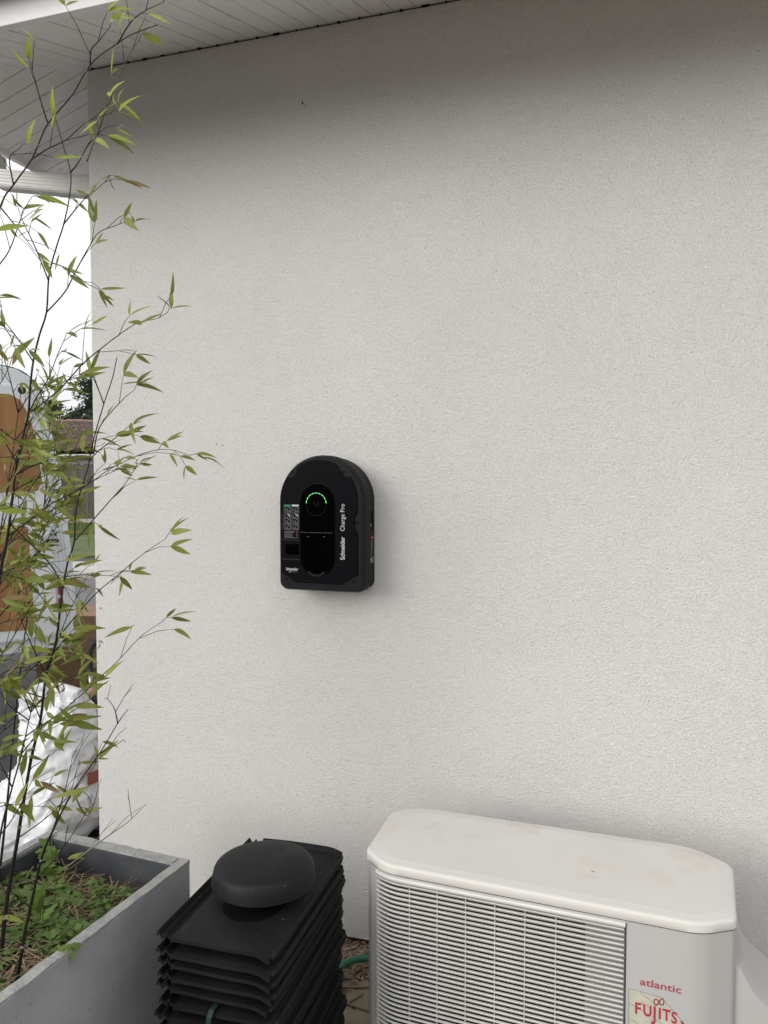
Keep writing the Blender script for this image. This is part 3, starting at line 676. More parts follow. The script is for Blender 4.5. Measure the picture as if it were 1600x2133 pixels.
weed_plant('jagged rosette weed growing at the planter rim', -.09, -.33, 8, (.04, .065), .3, M['weed2'], 0, (.1, .7))
weed_plant('flat lobed weed near the middle of the right rim', -.16, -.56, 8, (.05, .075), .3, M['weed'], 0, (.05, .6))
weed_plant('small weed sprig spilling over the planter rim', -.05, -.47, 7, (.02, .032), .38, M['weed2'], 0, (-1.2, .3), hang=(-.006, -.455, PH+.003))
weed_plant('weed with rounded leaves near the front of the planter', -.2, -.70, 7, (.04, .06), .4, M['weed'], 0, (.2, .8))

# ------------------------------------------------------------------ wall charger
CHX, CHZ, CW, CH = -.9525, 1.212, .1525, .450
ch = thing('wall_charger', 'black arch-topped car charger with green light ring on the wall', 'charger', (CHX, 0, CHZ))
def arch(ins, rb=.030, n=28):
    hw = CW-ins; zc = CH-CW; pts = []
    b = ins; rb = max(.004, rb-ins)
    for k in range(7): a_ = math.pi+math.pi/2*k/6; pts.append((-hw+rb+rb*math.cos(a_), b+rb+rb*math.sin(a_)))
    for k in range(7): a_ = 1.5*math.pi+math.pi/2*k/6; pts.append((hw-rb+rb*math.cos(a_), b+rb+rb*math.sin(a_)))
    for k in range(n+1): a_ = math.pi*k/n; pts.append((hw*math.cos(a_), zc+hw*math.sin(a_)))
    return pts
def aloop(ins, y, rb=.03): return [(x, y, z) for x, z in arch(ins, rb)]
o = rings('back_shell', [aloop(.004, -.002), aloop(.003, -.052)], M['charger_shell'], ch); auto_smooth(o)
o = rings('front_housing', [aloop(.004, -.049), aloop(.0, -.053), aloop(.0, -.098), aloop(.0012, -.103), aloop(.0065, -.1165), aloop(.009, -.1185)], M['charger_bezel'], ch); auto_smooth(o, 25)
o = rings('joint_line', [aloop(.0025, -.0485), aloop(.0025, -.0535)], M['seam_dark'], ch, cap0=False, cap1=False)
def cz(zx, zy):                       # face layout measured on the front, in metres
    zy = zy-(zx-710)*.045*(zy-427)/1163
    return ((zx-710)*.000301, (1665-zy)*.000296)
PLt = [(243, 1440), (243, 1000), (268, 945), (268, 820), (241, 775), (241, 660)]
for k in range(0, 7): a_ = R(180-k*6); PLt.append((690+450*math.cos(a_), 645-450*math.sin(a_)))
PLt += [(352, 400), (400, 375), (432, 325), (440, 285), (470, 265)]
for k in range(0, 9): a_ = R(120-k*7.5); PLt.append((690+445*math.cos(a_), 645-445*math.sin(a_)))
PLt += [(912, 262), (920, 290), (950, 330), (985, 385), (1035, 395)]
for k in range(0, 7): a_ = R(36-k*6); PLt.append((690+447*math.cos(a_), 645-450*math.sin(a_)))
PLt += [(1137, 780), (1105, 825), (1108, 965), (1140, 1000), (1140, 1478), (950, 1590), (430, 1563)]
PLc = [cz(*p) for p in PLt]
cen = (sum(p[0] for p in PLc)/len(PLc), sum(p[1] for p in PLc)/len(PLc))
gapp = [(p[0]+(p[0]-cen[0])*.009, p[1]+(p[1]-cen[1])*.007) for p in PLc]
prism_xz('plate_gap', gapp, -.118, -.1190, M['seam_dark'], ch)
prism_xz('face_plate', PLc, -.1185, -.1225, M['charger_plate'], ch, bev=.0009)
# thin light-catching edge along the lower border of the plate
def strip(name, pts, w, y, m, parent=ch, d=.0006):
    bm = bmesh.new()
    for i in range(len(pts)-1):
        a_, b_ = Vector((pts[i][0], 0, pts[i][1])), Vector((pts[i+1][0], 0, pts[i+1][1])); t_ = (b_-a_).normalized(); s_ = Vector((-t_.z, 0, t_.x))*w/2
        e_ = t_*w*.3
        f = [bm.verts.new((p.x, y, p.z)) for p in (a_-s_-e_, b_-s_+e_, b_+s_+e_, a_+s_-e_)] + [bm.verts.new((p.x, y-d, p.z)) for p in (a_-s_-e_, b_-s_+e_, b_+s_+e_, a_+s_-e_)]
        for q in ((0, 1, 2, 3), (7, 6, 5, 4), (0, 4, 5, 1), (1, 5, 6, 2), (2, 6, 7, 3), (3, 7, 4, 0)): bm.faces.new([f[k] for k in q])
    return bmobj(name, bm, m, parent)
M['edge'] = mat('charger_edge_plastic', (.03, .03, .032), rough=.35, spec=.5)
strip('lower_edge', [cz(*p) for p in ((250, 1446), (430, 1567), (950, 1594), (1137, 1484))], .0013, -.1187, M['edge'])
for (zx, zy) in ((380, 330), (980, 330), (247, 878), (1135, 895), (300, 1525), (1097, 1555)):
    x, z = cz(zx, zy); s = disc('screw_well', x, z, .0052, -.1192, M['seam_dark'], ch, 14, .001); disc('screw', x, z, .0024, -.1198, M['charger_bezel'], s, 8, .001)
for (zx, zy, w_, h_) in ((1150, 895, 50, 205), (243, 880, 50, 205)):
    x, z = cz(zx, zy); prism_xz('side_tab', [(x-.006, z-.020), (x-.006, z+.020), (x+.0005, z+.030), (x+.006, z+.030), (x+.006, z-.030), (x+.0005, z-.030)] if zx > 700 else [(x+.006, z-.020), (x+.006, z+.020), (x-.0005, z+.030), (x-.004, z+.030), (x-.004, z-.030), (x-.0005, z-.030)], -.118, -.1189, M['charger_bezel'], ch)
for a0, b0 in (((435, 235), (440, 270)), ((1048, 400), (1105, 375)), ((1140, 1435), (1212, 1437)), ((213, 1400), (243, 1402)), ((1140, 793), (1190, 793)), ((1140, 1000), (1185, 1000))):
    strip('seam_line', [cz(*a0), cz(*b0)], .0009, -.1186, M['seam_dark'])
def stadium(x, z0, z1, r_, n=20):
    return [(x+r_*math.cos(math.pi*k/n), z1-r_+r_*math.sin(math.pi*k/n)) for k in range(n+1)] + [(x+r_*math.cos(math.pi+math.pi*k/n), z0+r_+r_*math.sin(math.pi+math.pi*k/n)) for k in range(n+1)]
px, pz0 = cz(680, 1485); _, pz1 = cz(680, 462)
prism_xz('pod_gap', stadium(px, pz0-.0012, pz1+.0012, .0622), -.122, -.1229, M['charger_bezel'], ch)
pod = prism_xz('socket_pod', stadium(px, pz0, pz1, .0605), -.122, -.1268, M['charger_pod'], ch, bev=.0018)
x0, z0 = cz(487, 1000); x1, z1 = cz(860, 1004)
for a0, b0 in (((487, 998), (562, 1001)), ((580, 1001), (735, 1004)), ((752, 1004), (860, 1007))): strip('lid_seam', [cz(*a0), cz(*b0)], .0013, -.1268, M['seam'], pod)
for zx, zy in ((578, 1046), (765, 1049)): strip('hinge_mark', [cz(zx-11, zy), cz(zx+11, zy)], .0016, -.1268, M['seam'], pod)
x, z = cz(672, 690)
arcp = lambda r_, a0, a1, n: [(x+r_*math.cos(R(a0+(a1-a0)*k/n)), z+r_*1.05*math.sin(R(a0+(a1-a0)*k/n))) for k in range(n+1)]
strip('light_ring', arcp(.0355, 4, 176, 40), .0022, -.1270, M['led'], pod)
for k in range(9):
    a_ = R(14+k*19); strip('light_dot', [(x+.0355*math.cos(a_+.07), z+.0373*math.sin(a_+.07)), (x+.0355*math.cos(a_-.07), z+.0373*math.sin(a_-.07))], .0023, -.1275, M['led_bright'], pod)
M['faint'] = mat('faint_print', (.006, .006, .006), rough=.5, spec=.2)
strip('ring_outline', arcp(.0355, 190, 350, 30), .0012, -.1268, M['faint'], pod)
strip('card_symbol', [(x-.014, z+.010), (x+.002, z-.006), (x+.010, z-.002), (x+.004, z+.012)], .0014, -.1268, M['faint'], pod)
xb, zb = cz(672, 1330)
strip('lower_handle', [(xb+.0365*math.cos(R(a_))*1.0, zb-.005+.0385*math.sin(R(a_))) for a_ in range(222, 322, 6)], .0012, -.1268, M['seam'], pod)
strip('lower_handle', [(xb+.042*math.cos(R(a_)), zb-.005+.0425*math.sin(R(a_))) for a_ in range(222, 322, 6)], .0008, -.1268, M['edge'], pod)
for zy in (1083, 1297): strip('module_line', [cz(250, zy-8), cz(262, zy), cz(472, zy+3)], .0014, -.1225, M['edge'])
a_, b_ = cz(298, 1243); c_, d_ = cz(458, 1134)
prism_xz('display_screen', [(a_, b_), (c_, b_), (c_, d_), (a_, d_)], -.1222, -.1230, M['charger_screen'], ch)
# instruction sticker: two columns of four pictograms and three lines of small print
stk = thing('instruction_print', '', ''); del stk['label']; del stk['category']; stk.parent = ch
def rect(zx0, zy0, zx1, zy1): p = cz(zx0, zy1); q = cz(zx1, zy0); return [(p[0], p[1]), (q[0], p[1]), (q[0], q[1]), (p[0], q[1])]
Y = -.1226
prism_xz('header_bar', rect(283, 694, 362, 711), -.1224, Y-.0004, M['print_green'], stk); prism_xz('header_bar', rect(377, 694, 458, 711), -.1224, Y-.0004, M['print_white'], stk)
for c0 in (283, 377):
    for j, (r0, r1) in enumerate(((718, 774), (785, 841), (850, 908), (917, 972))):
        c1 = c0+81; q = rect(c0, r0, c1, r1)
        strip('picture_frame', q+[q[0]], .0008, Y, M['print_dim'], stk)
        bx = c0+42 if not j == 1 else c0+18
        strip('pictogram', [cz(bx, r1-6), cz(bx, r0+22), cz(bx+10, r0+8), cz(bx+22, r0+8), cz(bx+31, r0+22), cz(bx+31, r1-6), cz(bx, r1-6)], .0009, Y, M['print_dim'], stk)
        if j == 1: strip('pictogram', [cz(c0+45, r0+14), cz(c0+58, r0+20), cz(c0+70, r0+36)], .0035, Y, M['print_white'], stk)
        else: strip('pictogram', [cz(c0+10, r0+24), cz(c0+24, r0+20), cz(c0+26, r0+34), cz(c0+12, r0+38), cz(c0+30, r1-14), cz(c0+60, r1-14)], .0011, Y, M['print_dim'], stk)
for j, (zy, l_) in enumerate(((993, 410), (1003, 400), (1020, 382), (1031, 380), (1049, 384), (1060, 420))):
    strip('small_print', [cz(287, zy), cz(l_, zy)], .0012, Y, M['print_dim'], stk)
for zy in (997, 1028, 1055): strip('phase_mark', [cz(430, zy+6), cz(434, zy-3), cz(443, zy-3), cz(447, zy+6)], .0010, Y, M['print_orange'], stk)
x, z = cz(303, 1419); text_mesh('maker_lettering', 'Schneider', .0122, M['print_white'], ch, (x, -.1227, z), bold=.00022, sx=.90)
x, z = cz(366, 1440); text_mesh('maker_lettering', 'Electric', .0066, M['print_dim'], ch, (x, -.1227, z), sx=1.0, spacing=1.05)
x, z = cz(343, 1437); strip('maker_mark', [(x-.001, z-.001), (x+.003, z-.001), (x+.0045, z+.004)], .0012, -.1226, M['print_white'])
rt90 = (math.pi/2, -math.pi/2, 0)
x, z = cz(995, 1309); text_mesh('name_lettering', 'Schneider', .0215, M['print_white'], ch, (x, -.1227, z), rot=rt90, bold=.00035, sx=.875)
x, z = cz(995, 990); text_mesh('name_lettering', 'Charge Pro', .0215, M['print_white'], ch, (x, -.1227, z), rot=rt90, sx=.89, bold=0)
# right-hand side: slot and rating label
def side_quad(name, y0, y1, z0, z1, m, x=CW-.003, d=.0006):
    return box(name, x, x+d+.0004, y0, y1, z0, z1, m, ch)
side_quad('side_slot', -.042, -.022, .205, .265, M['seam_dark'], CW-.0034, .0008); side_quad('slot_glint', -.045, -.042, .213, .223, M['print_white'], CW-.0034, .001)
side_quad('label_mark', -.046, -.018, .172, .180, M['print_red'])
for k, (z0, l_) in enumerate(((.163, .024), (.156, .02), (.149, .022), (.142, .014), (.135, .016), (.127, .011), (.119, .012), (.112, .006))):
    side_quad('label_line', -.045, -.045+l_, z0, z0+.0032, M['print_dim'])
q = [(-.045, .094), (-.020, .094), (-.020, .108)]
side_quad('label_symbol', -.045, -.020, .093, .0945, M['print_white']); side_quad('label_symbol', -.0215, -.020, .0946, .112, M['print_white']); side_quad('label_symbol', -.045, -.036, .098, .1085, M['print_white'])

# ------------------------------------------------------------------ heat pump outdoor unit
AO = Vector((-.575, -.600, 0)); AA = math.atan2(-.046, .747)
ac = thing('heat_pump', 'off-white outdoor heat pump with slatted grille by the wall', 'heat pump', (AO.x, AO.y, GZ), AA)
inv = Matrix.Rotation(-AA, 2)
def al(x, y): v = inv @ Vector((x-AO.x, y-AO.y)); return (v.x, v.y)
ZG = -GZ                                      # z of the thing's base above world zero
def fillet(pts, rr, n=6):
    out = []; m = len(pts)
    for i in range(m):
        p0, p1, p2 = Vector(pts[i-1]), Vector(pts[i]), Vector(pts[(i+1) % m]); a_ = (p0-p1); b_ = (p2-p1); r_ = min(rr[i] if isinstance(rr, list) else rr, a_.length*.48, b_.length*.48)
        a_ = p1+a_.normalized()*r_; b_ = p1+b_.normalized()*r_
        for k in range(n+1): t_ = k/n; out.append(tuple((1-t_)**2*a_+2*t_*(1-t_)*p1+t_*t_*b_))
    return out
def inset(pts, d):
    m = len(pts); out = []
    ar = sum(pts[i][0]*pts[(i+1) % m][1]-pts[(i+1) % m][0]*pts[i][1] for i in range(m)); sg = 1 if ar > 0 else -1
    for i in range(m):
        p0, p1, p2 = Vector(pts[i-1]), Vector(pts[i]), Vector(pts[(i+1) % m]); t1 = (p1-p0).normalized(); t2 = (p2-p1).normalized()
        n1 = Vector((-t1.y, t1.x))*sg; n2 = Vector((-t2.y, t2.x))*sg; nn = (n1+n2).normalized(); out.append(tuple(p1+nn*d/max(.4, nn.dot(n1))))
    return out
LID = [al(*p) for p in ((-.651, -.548), (-.581, -.606), (.174, -.653), (.254, -.606), (.279, -.342), (.183, -.264), (-.581, -.240), (-.655, -.298))]
LR = [.018, .035, .035, .014, .03, .05, .05, .03]
def ll(ins, z): return [(x, y, z+ZG) for x, y in fillet(inset(LID, ins), LR, 7)]
lid = rings('lid', [ll(.006, .5655), ll(.001, .566), ll(.0, .5672), ll(.0, .5825), ll(.0012, .5868), ll(.0045, .5893), ll(.009, .590), ll(.030, .590), ll(.0325, .5905), ll(.035, .5907)], M['ac_lid'], ac); auto_smooth(lid, 40); [setattr(pg, 'use_smooth', False) for pg in lid.data.polygons if len(pg.vertices) > 8]
body_pl = [al(*p) for p in ((-.6485, -.5465), (-.580, -.6032), (.1735, -.6496), (.2515, -.6045), (.276, -.343), (.1825, -.267), (-.5805, -.243), (-.6525, -.299))]
bpts = fillet(body_pl, [.03, .075, .035, .012, .04, .05, .05, .04], 14)
FY = min(p[1] for p in bpts)                  # front plane of the casing
bz0, bz1 = .06, .5650; gz0, gz1 = .085, .5590
gx0, gx1 = -.0360, .5905                      # grille from the rounded left corner to the front panel
# split the outline into the grille stretch and the rest
start = min(range(len(bpts)), key=lambda i: abs(bpts[i][0]-gx0)+abs(bpts[i][1]-.020)*2)
bp_ = bpts[start:]+bpts[:start]
iend = max(i for i in range(34) if bp_[i][0] < .6 and bp_[i][1] < .02)
gr_path = bp_[:iend+1]+[(gx1, bp_[iend][1])]
rest = [(gx1, bp_[iend][1])]+bp_[iend+1:]+[bp_[0]]
def wallstrip(V, Fc, path, z0, z1):
    for i in range(len(path)-1):
        n0 = len(V); (xa, ya), (xb, yb) = path[i], path[i+1]; V += [(xa, ya, z0+ZG), (xb, yb, z0+ZG), (xb, yb, z1+ZG), (xa, ya, z1+ZG)]; Fc.append((n0, n0+1, n0+2, n0+3))
V = []; Fc = []; wallstrip(V, Fc, rest, bz0, bz1)
nmain = len(V)
wallstrip(V, Fc, gr_path, bz0, gz0); wallstrip(V, Fc, gr_path, gz1, bz1)
# reveal of the opening
ing = [(x*.985+.012, y+.02) for x, y in gr_path]
for z in (gz0, gz1):
    for i in range(len(gr_path)-1):
        n0 = len(V); V += [(*gr_path[i], z+ZG), (*gr_path[i+1], z+ZG), (*ing[i+1], z+ZG), (*ing[i], z+ZG)]; Fc.append((n0, n0+1, n0+2, n0+3))
for p, q in ((gr_path[0], (gr_path[0][0]+.02, gr_path[0][1]+.012)), (gr_path[-1], (gr_path[-1][0]-.001, .03))):
    n0 = len(V); V += [(*p, gz0+ZG), (*q, gz0+ZG), (*q, gz1+ZG), (*p, gz1+ZG)]; Fc.append((n0, n0+1, n0+2, n0+3))
bm = bmesh.new(); bv = [bm.verts.new(v) for v in V]
for f in Fc: bm.faces.new([bv[i] for i in f])
bmesh.ops.remove_doubles(bm, verts=bm.verts, dist=.0002)
o = bmobj('casing', bm, M['ac'], ac); auto_smooth(o, 30)
V = [(x, y, bz0+ZG) for x, y in bpts]; mesh('base_pan', V, [tuple(range(len(V)))], M['ac'], ac)
strip_y = lambda: None
# dark joint round the grille and under the lid
o = rings('lid_joint', [[(x, y, .5640+ZG) for x, y in inset(bpts, -.0012)], [(x, y, .5654+ZG) for x, y in inset(bpts, -.0012)]], M['ac_dark'], ac, cap0=False, cap1=False)
box('grille_joint', gx1-.0005, gx1+.0022, FY-.0012, FY+.003, gz0+ZG, gz1+ZG, M['planter_in'], ac)
# fan chamber
box('fan_chamber', -.045, gx1-.004, .075, .30, gz0+.002+ZG, gz1-.004+ZG, M['ac_dark'], ac)
box('inner_panel', .499, gx1-.002, .0135, .05, gz0+.002+ZG, gz1-.003+ZG, M['ac_panel'], ac)
box('inner_panel', -.052, -.022, .030, .07, gz0+.002+ZG, gz1-.003+ZG, M['ac_panel'], ac)
bm = bmesh.new(); cx_, cz_ = .23, .32
for k in range(3):
    for q in range(8):
        pass
for k in range(3):
    a0 = k*2.094; prev_ = None
    for q in range(7):
        f = q/6; aa = a0+f*1.25
        pi_ = bm.verts.new((cx_+.055*math.cos(aa), .045+f*.02, cz_+ZG+.055*math.sin(aa))); po = bm.verts.new((cx_+.20*math.cos(aa+.3), .04+f*.028, cz_+ZG+.20*math.sin(aa+.3)))
        if prev_: bm.faces.new((prev_[0], prev_[1], po, pi_))
        prev_ = (pi_, po)
bmesh.ops.create_cone(bm, cap_ends=True, segments=24, radius1=.06, radius2=.055, depth=.03, matrix=Matrix.Translation((cx_, .055, cz_+ZG)) @ Matrix.Rotation(math.pi/2, 4, 'X'))
bmobj('fan', bm, M['ac_dark'], ac)
# slats: lit lip and shaded face falling back behind it, painted in two tones
def slat_mesh():
    path = [Vector((*p, 0)) for p in gr_path]; path[-1].x -= .003
    m = len(path); nrm = []
    for i in range(m):
        t_ = (path[min(i+1, m-1)]-path[max(i-1, 0)]).normalized(); nrm.append(Vector((t_.y, -t_.x, 0)))
    if nrm[m//2].y > 0: nrm = [-n_ for n_ in nrm]
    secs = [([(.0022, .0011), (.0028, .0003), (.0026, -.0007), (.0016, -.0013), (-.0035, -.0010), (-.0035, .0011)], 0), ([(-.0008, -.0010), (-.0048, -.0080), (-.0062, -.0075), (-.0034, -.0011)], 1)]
    V = []; Fc = []; mi = []
    for sec, mid in secs:
        n0 = len(V); k = len(sec)
        for i in range(m):
            for d, z in sec: V.append(path[i]+nrm[i]*d+Vector((0, 0, z)))
        for i in range(m-1):
            for q in range(k): q2 = (q+1) % k; Fc.append((n0+i*k+q, n0+i*k+q2, n0+(i+1)*k+q2, n0+(i+1)*k+q)); mi.append(mid)
        Fc.append(tuple(n0+q for q in range(k))); mi.append(mid); Fc.append(tuple(n0+(m-1)*k+q for q in range(k-1, -1, -1))); mi.append(mid)
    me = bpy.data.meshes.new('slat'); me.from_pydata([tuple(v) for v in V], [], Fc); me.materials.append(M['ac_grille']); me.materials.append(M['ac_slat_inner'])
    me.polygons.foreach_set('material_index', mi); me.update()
    bm = bmesh.new(); bm.from_mesh(me); bmesh.ops.recalc_face_normals(bm, faces=bm.faces); bm.to_mesh(me); bm.free(); return me
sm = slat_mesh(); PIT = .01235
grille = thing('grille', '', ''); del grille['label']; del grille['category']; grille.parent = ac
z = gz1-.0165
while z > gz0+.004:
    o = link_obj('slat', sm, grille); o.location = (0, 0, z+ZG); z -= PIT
for k in range(6): box('rib', .0630+k*.0738-.0013, .0630+k*.0738+.0013, FY-.0004, FY+.005, gz0+ZG, gz1-.012+ZG, M['ac_slat_inner'], grille)
# rounded top bar of the grille
V = []; Fc = []; pth = [Vector((*p, 0)) for p in gr_path]; m = len(pth)
sec = [(.000, 0), (.005, -.0005), (.0062, -.003), (.0058, -.0075), (.003, -.0115), (-.004, -.0125), (-.004, 0)]
for i in range(m):
    t_ = (pth[min(i+1, m-1)]-pth[max(i-1, 0)]).normalized(); n_ = Vector((t_.y, -t_.x, 0))
    if n_.y > 0 and i > 12: n_ = -n_
    for d, zz in sec: V.append(pth[i]+n_*d+Vector((0, 0, gz1+ZG+zz)))
k = len(sec)
for i in range(m-1):
    for q in range(k): q2 = (q+1) % k; Fc.append((i*k+q, i*k+q2, (i+1)*k+q2, (i+1)*k+q))
Fc += [tuple(range(k)), tuple((m-1)*k+q for q in range(k-1, -1, -1))]
bm = bmesh.new(); bv = [bm.verts.new(v) for v in V]; [bm.faces.new([bv[i] for i in f]) for f in Fc]; auto_smooth(bmobj('top_bar', bm, M['ac_grille'], grille), 50)
# lettering and peeling sticker on the service panel
text_mesh('maker_lettering', 'atlantic', .0235, M['crimson'], ac, (.6235, FY-.0008, .4205+ZG), sx=1.32, bold=.0001)
SK = [(.600, .30), (.7415, .30), (.7415, .336), (.722, .352), (.706, .366), (.694, .380), (.688, .388), (.672, .402), (.600, .4055)]
prism_xz('sticker', [(x, z+ZG) for x, z in SK], FY+.0008, FY-.0006, M['sticker'], ac)
def acstrip(name, pts, w, y, m): return strip(name, [(x, z+ZG) for x, z in pts], w, y+FY, m, ac, .0003)
for pts in ([(.625, .404), (.640, .393), (.655, .385), (.668, .383)], [(.672, .402), (.684, .388), (.700, .372), (.722, .351), (.741, .336)], [(.600, .405), (.600, .30)], [(.600, .4055), (.672, .402)], [(.602, .37), (.63, .360), (.652, .352), (.672, .340), (.70, .332)],
            [(.650, .345), (.655, .325), (.645, .305)], [(.672, .340), (.690, .33), (.70, .315), (.715, .305)], [(.605, .335), (.625, .325), (.64, .33)]): acstrip('crack_line', pts, .0007, -.0008, M['crack'])
tx = .6125
for chx, wd, dz, sx_ in (('F', .0195, 0, 1.0), ('U', .0225, 0, .92), ('J', .0125, -.006, .95), ('I', .0105, 0, 1.0), ('T', .0195, 0, .92), ('S', .0185, -.002, .92)):
    text_mesh('brand_lettering', chx, .0375 if chx != 'J' else .046, M['crimson'], ac, (tx, FY-.0012, .3505+ZG+dz), sx=sx_*.82, bold=.0007); tx += wd*.94
    if chx in 'FIT': pass
acstrip('brand_lettering', [(.7135, .356), (.7165, .352), (.720, .3505)], .004, -.0009, M['crimson'])
inf = [(.6655+.0105*math.cos(t_)*1.0/(1+.5*math.sin(t_)**2), .3895+.009*math.sin(2*t_)/(1+.5*math.sin(t_)**2)+.25*.0105*math.cos(t_)) for t_ in [2*math.pi*k/36 for k in range(37)]]
acstrip('brand_mark', inf, .0022, -.0009, M['crimson'])
# valve cover on the right-hand side, feet, blocks
VC = [(.240, .475), (.276, .470), (.288, .448), (.300, .425), (.318, .402), (.345, .382), (.375, .355), (.395, .315), (.40, .25), (.40, .10), (.240, .10)]
ya, yb = -.592, -.36
bm = bmesh.new(); n = len(VC)
va = [bm.verts.new((*al(x-(.012 if 0 < i < 10 else 0), ya), z+ZG)) for i, (x, z) in enumerate(VC)]; vm = [bm.verts.new((*al(x+.004*(0 < i < 10), ya+.03), z+ZG+.004*(0 < i < 9))) for i, (x, z) in enumerate(VC)]; vb = [bm.verts.new((*al(x, yb), z+ZG)) for x, z in VC]
bm.faces.new(va); bm.faces.new(vb)
for A_, B_ in ((va, vm), (vm, vb)):
    for i in range(n): bm.faces.new((A_[i], A_[(i+1) % n], B_[(i+1) % n], B_[i]))
auto_smooth(bmobj('valve_cover', bm, M['ac'], ac), 50)
for x in (.09, .66):
    box('foot', x-.03, x+.03, -.02, .36, .065, .0995, M['ac_dark'], ac, bev=.004)
tw = mesh('lawn_debris', [(0, 0, 0), (.011, -.006, 0), (.0115, -.005, .0012), (.0005, .0008, .0012)], [(0, 1, 2, 3)], M['twig'])
tw.name = 'dry_twig'; tag(tw, 'tiny dry twig lying on the heat pump lid', 'twig'); tw.location = (-.07, -.485, .5912)
for k, x in enumerate((-.49, .09)):
    b_ = box('concrete_block', -.06, .06, -.2, .2, 0, .064, M['kerb'], None, bev=.006); b_.location = (x, -.45-.06*(x+.49), GZ+.003); b_.rotation_euler = (0, 0, AA)
    tag(b_, ('left' if k == 0 else 'right')+' concrete block under the heat pump', 'block', 'blocks under the heat pump')

# ------------------------------------------------------------------ stack of roof tiles
TW, TL, TP = .292, .500, .0315
def tile_profile(x):
    if x < .046:
        z = -.012
        z += .012*math.exp(-((x-.005)/.0045)**2) + .010*math.exp(-((x-.026)/.004)**2)
        return z
    if x < .052: return -.012+.012*(x-.046)/.006
    f = (x-.052)/(TW-.052); z = .003*math.sin(math.pi*f)
    if x > TW-.045: g_ = (x-(TW-.045))/.045; z -= .009*g_*g_
    return z
xs = [0, .002, .005, .008, .012, .016, .021, .024, .026, .028, .031, .036, .041, .0455, .048, .052]+[.052+(TW-.052)*k/26 for k in range(1, 27)]
ys = [0, .004, .012, .022, .034, .05, .075, .1, .15, .2, .25, .3, .35, .4, .44, .455, .462, .468, .476, .484, .488, .492, .496, .5]
def tile_mesh():
    V = []; Fc = []; nx, ny = len(xs), len(ys)
    def zt(x, y):
        z = tile_profile(x); f = (x-.052)/(TW-.052)
        if x > .05:
            z += .006*math.exp(-(y/.03)**2)*math.cos(f*math.pi*2)*.25 - .003*math.exp(-((y+.004)/.016)**2)
            z += .008*math.exp(-((y-.472)/.006)**2) + .007*math.exp(-((y-.494)/.005)**2)
        return z
    for s_ in (0, 1):
        for y in ys:
            for x in xs:
                z = zt(x, y)
                if s_: z -= .0085+(.004*max(0, (x-(TW-.03))/.03))
                xx = x
                yy = y+(.020 if x < .046 and y < .03 else 0)*(1-y/.03 if y < .03 else 0)
                V.append((xx, yy, z))
    N_ = nx*ny
    for j in range(ny-1):
        for i in range(nx-1):
            a_ = j*nx+i; Fc.append((a_, a_+1, a_+nx+1, a_+nx)); Fc.append((N_+a_, N_+a_+nx, N_+a_+nx+1, N_+a_+1))
    for i in range(nx-1):
        Fc.append((i, N_+i, N_+i+1, i+1)); a_ = (ny-1)*nx+i; Fc.append((a_, a_+1, N_+a_+1, N_+a_))
    for j in range(ny-1):
        a_ = j*nx; Fc.append((a_, a_+nx, N_+a_+nx, N_+a_)); a_ = j*nx+nx-1; Fc.append((a_, N_+a_, N_+a_+nx, a_+nx))
    me = bpy.data.meshes.new('tile_body'); me.from_pydata(V, [], Fc); me.materials.append(M['tile']); me.update()
    me.polygons.foreach_set('use_smooth', [True]*len(me.polygons)); me.set_sharp_from_angle(angle=R(40)); return me
tme = tile_mesh()
Vr, Fr = tube_data([(TW-.001, .012, -.016), (TW+.001, .03, -.015), (TW+.001, .25, -.015), (TW+.001, .47, -.015), (TW-.001, .492, -.016)], [.006, .0088, .009, .009, .007], 10)
rme = bpy.data.meshes.new('side_roll'); rme.from_pydata([tuple(v) for v in Vr], [], Fr); rme.materials.append(M['tile']); rme.polygons.foreach_set('use_smooth', [True]*len(rme.polygons))
ORD = ['second', 'third', 'fourth', 'fifth', 'sixth', 'seventh', 'eighth', 'ninth', 'tenth', 'eleventh', 'twelfth', 'thirteenth', 'fourteenth', 'fifteenth', 'sixteenth', 'seventeenth']
random.seed(77); ZT = .535
TX, TY = -1.027, -.972
NT = 17
